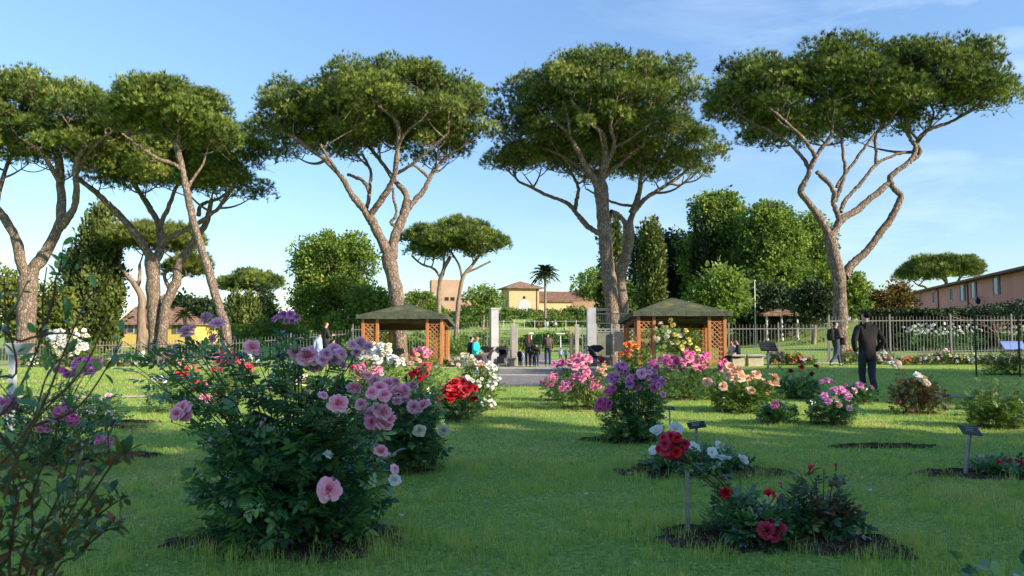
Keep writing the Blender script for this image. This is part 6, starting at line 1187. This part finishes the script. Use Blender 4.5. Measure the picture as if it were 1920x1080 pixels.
def person(label, px, D, foot, top, yaw=0., pose='stand', jacket=(.03, .03, .035), legs=(.03, .035, .05), hair=(.03, .02, .015), shoes=(.03, .03, .03), long_hair=False, skirt=None, mask=None, kid=False, look=0., z=None, hood=False, group=None, beard=False, arms_bare=False, kz=1., jl=1.4, bulk=1.):
    x = float(at(px, 600, D)[0]); B = np.array([x, D, float(gz(x, D)) if z is None else z]); zt = at(px, top, D)[2]; H = (zt - B[2]) / ((1.75 if pose != 'sit' else 1.37)) * kz
    root = empty('person', B, label, 'person', group, rz=yaw)
    J = dict(pel=(0, 0, .95), wst=(0, 0, 1.08), chs=(0, 0, 1.30), nk0=(0, -.01, 1.45), nk=(0, 0, 1.51), hd=(0, .015, 1.63), sL=(-.18, 0, 1.41), sR=(.18, 0, 1.41), eL=(-.24, -.02, 1.14), wL=(-.25, .05, .89), eR=(.24, -.02, 1.14), wR=(.25, .05, .89), hL=(-.09, 0, .90), hR=(.09, 0, .90), kL=(-.10, .02, .49), kR=(.10, .02, .49), aL=(-.10, -.01, .08), aR=(.10, -.01, .08))
    J.update(POSES[pose]); J = {k: Vector(v) * H for k, v in J.items()}; h = H
    if kid:
        J['hd'] += Vector((0, 0, .01 * h))
    hk = 1.28 if kid else 1.0
    # body: one continuous surface with face and fingers
    N = []; E = []
    def add(p, r, par=None):
        N.append((tuple(p), tuple(v * h for v in r) if isinstance(r, tuple) else r * h)); i = len(N) - 1
        if par is not None: E.append((par, i))
        return i
    pe = add(J['pel'], (.13, .095)); ws = add(J['wst'], (.115, .085), pe); ch = add(J['chs'], (.14, .10), ws); n0 = add(J['nk0'], (.075, .065), ch); n1 = add(J['nk'], .05, n0)
    fwd = Vector((math.sin(look), math.cos(look), 0)); sd_ = Vector((fwd.y, -fwd.x, 0))
    jaw = add(J['hd'] + Vector((0, 0, -.055 * h)) + fwd * .018 * h, .058 * hk, n1); hd = add(J['hd'] + Vector((0, 0, .01 * h)), (.070 * hk, .086 * hk), jaw); cr = add(J['hd'] + Vector((0, 0, .065 * h * hk)) - fwd * .008 * h, .058 * hk, hd)
    add(J['hd'] + fwd * .100 * h * hk + Vector((0, 0, -.012 * h)), .012, hd)
    for k_ in 'LR':
        sg = -1 if k_ == 'L' else 1
        s0 = add(J['s' + k_], .062, ch); e0 = add(J['e' + k_], .043, s0); w0 = add(J['w' + k_], .029, e0); d = (J['w' + k_] - J['e' + k_]).normalized(); pal = add(J['w' + k_] + d * .06 * h, (.036, .02), w0)
        sdv = d.cross(Vector((1, 0, 0))); sdv = sdv.normalized() if sdv.length > .1 else Vector((0, 1, 0))
        for fi, ln in enumerate((.062, .072, .068, .052)):
            o_ = sdv * (fi - 1.5) * .017 * h; f1 = add(J['w' + k_] + d * (.09 + .55 * ln) * h + o_, .0085, pal); add(J['w' + k_] + d * (.085 + ln) * h + o_ - Vector((sg * .012, -.006, 0)) * h, .0072, f1)
        th = add(J['w' + k_] + d * .045 * h - sdv * .038 * h, .010, w0); add(J['w' + k_] + d * .085 * h - sdv * .05 * h, .008, th)
        hp = add(J['h' + k_], .066, pe); kn = add(J['k' + k_], .052, hp); an = add(J['a' + k_], .034, kn); add(J['a' + k_] + Vector((0, .09, -.04)) * h, .032, an)
    body = skin_obj('body', N, E, SKIN, root)
    # trousers
    N = []; E = []; pe = add(J['pel'] + Vector((0, 0, .0)), (.155, .12)); add(J['wst'], (.135, .105), pe)
    for k_ in 'LR':
        hp = add(J['h' + k_], .102, pe); mid = add((J['h' + k_] + J['k' + k_]) / 2, .084, hp); kn = add(J['k' + k_], .068, mid); m2 = add((J['k' + k_] + J['a' + k_]) / 2, .060, kn); add(J['a' + k_] + Vector((0, 0, .02 * h)), .052, m2)
    skin_obj('trousers', N, E, cloth(legs), root)
    # jacket
    N = []; E = []; lo = J['wst'] - (J['wst'] - J['pel']) * jl; ch = add(J['chs'], (.175 * bulk, .13 * bulk)); ws = add(J['wst'], (.165 * bulk, .13 * bulk), ch); l0 = add(lo, (.168 * bulk, .135 * bulk), ws); add(lo - Vector((0, 0, .025 * h)), (.17 * bulk, .137 * bulk), l0)
    n0 = add(J['nk0'] - Vector((0, 0, .01 * h)), (.11, .085), ch); add(J['nk0'] + Vector((0, 0, .045 * h)), (.066, .062), n0)
    for k_ in 'LR':
        s0 = add(J['s' + k_], .080, ch); mid = add((J['s' + k_] + J['e' + k_]) / 2, .066, s0); e0 = add(J['e' + k_], .058, mid)
        add(J['w' + k_] * .95 + J['e' + k_] * .05, .044, e0)
    skin_obj('jacket', N, E, cloth(jacket), root)
    if skirt:
        N = []; E = []; a = add(J['wst'] - Vector((0, 0, .05 * h)), (.165, .135)); add(J['pel'] - Vector((0, 0, .10 * h)), (.18, .15), a); skin_obj('shirt_hem', N, E, cloth(skirt), root)
    # hair
    N = []; E = []; hc = J['hd'] + Vector((0, 0, .035 * h)) - fwd * .02 * h; a = add(hc + Vector((0, 0, .045 * h * hk)), .068 * hk); b = add(hc - fwd * .022 * h, (.083 * hk, .085 * hk), a); c = add(hc - Vector((0, 0, .065 * h)) - fwd * .035 * h, .062 * hk, b)
    if long_hair: d_ = add(J['nk0'] - fwd * .09 * h, (.085, .04), c); add(J['chs'] - fwd * .125 * h + Vector((0, 0, -.05 * h)), (.07, .03), d_)
    skin_obj('hair', N, E, cloth(hair), root)
    for k_ in 'LR':
        for k2 in (0,):
            N = []; E = []; a = add(J['a' + k_] + Vector((0, -.045, -.045)) * h, .036); b = add(J['a' + k_] + Vector((0, .05, -.048)) * h, (.034, .042), a); add(J['a' + k_] + Vector((0, .14, -.055)) * h, .028, b); skin_obj('shoe', N, E, cloth(shoes), root)
    if mask:
        N = []; E = []; a = add(J['hd'] + fwd * .062 * h + Vector((0, 0, -.042 * h)), .045); add(J['hd'] + fwd * .080 * h + Vector((0, 0, -.022 * h)), .036, a); skin_obj('face_mask', N, E, cloth(mask), root)
    if hood:
        N = []; E = []; a = add(J['nk0'] - fwd * .09 * h + Vector((0, 0, .0)), .07); add(J['nk0'] + Vector((-.08 * h, -.02 * h, .03 * h)), .05, a); add(J['nk0'] + Vector((.08 * h, -.02 * h, .03 * h)), .05, a); skin_obj('collar', N, E, cloth(jacket), root)
    return root, J, h
person('man in black jacket and jeans walking away across the right lawn', 1624, 14.62, 752, 582, yaw=.12, pose='pockets', jacket=(.028, .026, .03), legs=(.035, .042, .07), hair=(.012, .010, .009), look=-.25, hood=True, jl=2.0, bulk=1.0)
rt, J, h = person('young man in a brown jacket and jeans with a white mask, walking by the fence', 1566, 29, 686, 602, yaw=-1.25, pose='walk', jacket=(.10, .075, .065), legs=(.06, .08, .14), mask=(.6, .68, .78), look=.35, shoes=(.03, .03, .05))
def pack(label, name, root, loc, dims, col, cat, strap=True):
    M_ = Matrix.Translation(root.location) @ Matrix.Rotation(root.rotation_euler.z, 4, 'Z'); p = M_ @ Vector(loc)
    e = empty(name, p, label, cat, rz=root.rotation_euler.z); m = MB(); m.box((0, 0, 0), dims, tp=.82); b = m.build('bag_body', cloth(col), e, bevel=min(dims) * .3, smooth=True)
    m = MB(); m.box((0, -dims[1] * .55, -dims[2] * .12), (dims[0] * .7, dims[1] * .3, dims[2] * .45)); m.build('pocket', cloth(tuple(v * .8 for v in col)), e, bevel=.02)
    m = MB(); m.tube(smooth_path([(-dims[0] * .3, dims[1] * .4, dims[2] * .45), (-dims[0] * .1, dims[1] * .7, dims[2] * .75), (dims[0] * .3, dims[1] * .4, dims[2] * .45)], 4), .012, 5); m.build('strap', cloth((.02, .02, .02)), e)
pack('brown shoulder bag carried by the masked young man', 'shoulder_bag', rt, (.10, .24, .98), (.30, .14, .30), (.09, .05, .035), 'bag')
pack('dark backpack worn by the masked young man', 'backpack', rt, (0, -.22, 1.22), (.30, .18, .45), (.03, .03, .04), 'backpack')
G = 'visitors standing at the gate'
person('woman with long red brown hair, seen from behind at the gate', 990, 38, 688, 626, yaw=.3, pose='stand', jacket=(.03, .03, .03), legs=(.05, .055, .04), hair=(.20, .055, .03), long_hair=True, group=G)
person('dark haired person in a black coat pressed against the long haired woman', 997.5, 38.3, 688, 641, yaw=-.2, jacket=(.03, .028, .03), legs=(.025, .025, .03), hair=(.02, .015, .012), group=G, kz=1.03)
person('child in a black jacket with a white shirt hem between the two adults', 1006, 37.7, 688, 643, yaw=.3, jacket=(.028, .028, .03), legs=(.06, .08, .13), hair=(.02, .015, .012), skirt=(.75, .75, .75), kid=True, group=G, shoes=(.6, .6, .6))
rt, J, h = person('man in a brown jacket seen from behind at the gate', 1027, 38, 688, 622, yaw=.1, pose='stand', jacket=(.12, .07, .04), legs=(.03, .045, .09), hair=(.02, .014, .01), group=G)
pack('olive grey backpack on the man in the brown jacket', 'backpack', rt, (0, -.23, 1.22), (.34, .18, .5), (.14, .12, .09), 'backpack')
person('small child in dark clothes at the low stone pillar', 974, 38.5, 686, 653, yaw=-.8, jacket=(.03, .035, .06), legs=(.03, .03, .04), kid=True, group=G)
person('small child in pale blue next to the low stone pillar', 979, 39, 686, 658, yaw=2.4, jacket=(.45, .58, .72), legs=(.3, .35, .4), kid=True, group=G)
person('person in light blue walking up beyond the gate, left one of the pair', 1051, 44, 700, 651, yaw=0, jacket=(.30, .42, .62), legs=(.1, .12, .2), hair=(.3, .3, .28), group=G)
person('person in light blue walking up beyond the gate, right one of the pair', 1061, 45, 700, 654, yaw=.4, jacket=(.26, .46, .62), legs=(.05, .06, .1), group=G)
person('man in a dark suit jacket standing left of the left gazebo', 611, 31, 690, 602, yaw=-1.0, pose='bag', jacket=(.045, .045, .04), legs=(.03, .03, .035), hair=(.10, .04, .025), look=.0)
person('person in a pale blue dress half hidden behind the man in the suit jacket', 600, 31.8, 690, 622, yaw=.3, jacket=(.40, .50, .72), legs=(.40, .50, .72), hair=(.03, .02, .02))
person('child with black hair and a turquoise top behind the lilac blooms', 625, 30.5, 690, 636, yaw=-.6, jacket=(.05, .45, .45), legs=(.05, .05, .08), kid=True)
person('dark haired person sitting inside the left gazebo', 697, 33.5, 690, 626, yaw=2.6, pose='sit', jacket=(.62, .62, .64), legs=(.1, .1, .15), hair=(.02, .015, .02))
person('woman with red hair and a turquoise top sitting by the white roses', 891, 29.5, 684, 630, yaw=-2.0, pose='sit', jacket=(.03, .62, .55), legs=(.10, .10, .12), hair=(.30, .07, .03))
person('person in black with a white collar beside the woman in turquoise', 881, 29.8, 684, 630, yaw=-1.2, pose='sit', jacket=(.025, .025, .03), legs=(.20, .02, .04), hair=(.02, .015, .012), mask=(.7, .7, .7))
person('person in a dark hooded coat sitting on the stone bench', 1384, 28.9, 690, 636, yaw=1.5, pose='sit', jacket=(.035, .045, .065), legs=(.015, .015, .02), hair=(.06, .025, .018))
person('long haired woman with a white mask sitting next to the dark coat', 1374, 29.3, 690, 638, yaw=1.9, pose='sit', jacket=(.55, .42, .40), legs=(.03, .03, .04), hair=(.14, .05, .03), long_hair=True, mask=(.75, .75, .75))
person('toddler in red near the glass gate door', 1127, 34.5, 690, 664, yaw=2.8, jacket=(.55, .03, .04), legs=(.35, .03, .05), kid=True)
person('distant walker in red on the hill path', 1010, 130, 620, 603, jacket=(.45, .06, .05), legs=(.06, .03, .03), group='distant walkers on the hill')
person('distant walker in white on the hill path', 1026, 130, 620, 601, jacket=(.6, .6, .65), legs=(.4, .42, .5), group='distant walkers on the hill')
person('distant walker in white and dark trousers on the hill path', 1042, 130, 620, 602, jacket=(.55, .55, .6), legs=(.04, .04, .06), group='distant walkers on the hill')

# ---------------------------------------------------------------- strollers
def stroller(label, px, D, yaw, kz=1.0, col=(.03, .03, .035)):
    x = X(px, D); B = (x, D, float(gz(x, D))); root = empty('stroller', B, label, 'stroller', 'black strollers', rz=yaw)
    blk = cloth(col); m = MB()
    hood = [(.34 * math.cos(a), .34 * math.sin(a)) for a in np.linspace(.1, 2.6, 10)]
    v = []; f = []
    for i, (a, b) in enumerate(hood):
        for s_ in (-.23, .23): v.append((s_, -a * 1.0 + .02, .72 + b))
    for i in range(9): f.append((2 * i, 2 * i + 1, 2 * i + 3, 2 * i + 2))
    k = len(v); v += [(-.23, .02, .72), (.23, .02, .72)]
    for i in range(9): f += [(k, 2 * i, 2 * i + 2), (k + 1, 2 * i + 3, 2 * i + 1)]
    m.add(v, f); o = m.build('hood', blk, root); sd2 = o.modifiers.new('thick', 'SOLIDIFY'); sd2.thickness = .02
    m = MB(); m.box((0, .02, .50), (.42, .40, .10)); m.add([(-.21, -.18, .5), (.21, -.18, .5), (.21, -.34, 1.0), (-.21, -.34, 1.0), (-.21, -.12, .5), (.21, -.12, .5), (.21, -.28, 1.0), (-.21, -.28, 1.0)], [(0, 3, 2, 1), (4, 5, 6, 7), (0, 1, 5, 4), (1, 2, 6, 5), (2, 3, 7, 6), (3, 0, 4, 7)]); m.box((0, .30, .36), (.34, .10, .30)); m.build('seat', blk, root, bevel=.015)
    m = MB()
    for s_ in (-.24, .24): m.bar((s_, .34, .14), (s_, -.50, 1.02), .025); m.bar((s_, -.34, .14), (s_, .10, .58), .025)
    m.bar((-.24, -.50, 1.02), (.24, -.50, 1.02), .03); m.bar((-.24, -.34, .14), (.24, -.34, .14), .02); m.bar((-.24, .34, .14), (.24, .34, .14), .02); m.box((0, -.08, .24), (.38, .42, .10)); m.build('frame', steel, root)
    for s_ in (-.25, .25):
        for yy, r in ((-.34, .14), (.34, .10)):
            m = MB(); P = [(s_, yy + r * .84 * math.cos(a), r + r * .84 * math.sin(a)) for a in np.linspace(0, 2 * math.pi, 17)]; m.tube(np.array(P), .022, 6)
            for a in (0, 1.05, 2.1): m.bar((s_, yy + r * .8 * math.cos(a), r + r * .8 * math.sin(a)), (s_, yy - r * .8 * math.cos(a), r - r * .8 * math.sin(a)), .012)
            m.build('wheel', dark, root)
stroller('black stroller with its grey hood towards the camera, right of the tall pillar', 942, 37, 2.9)
stroller('black stroller parked left of the tall pillar', 912, 36.5, 1.3)
stroller('black stroller parked before the glass gate door', 1117, 34.8, -1.2)
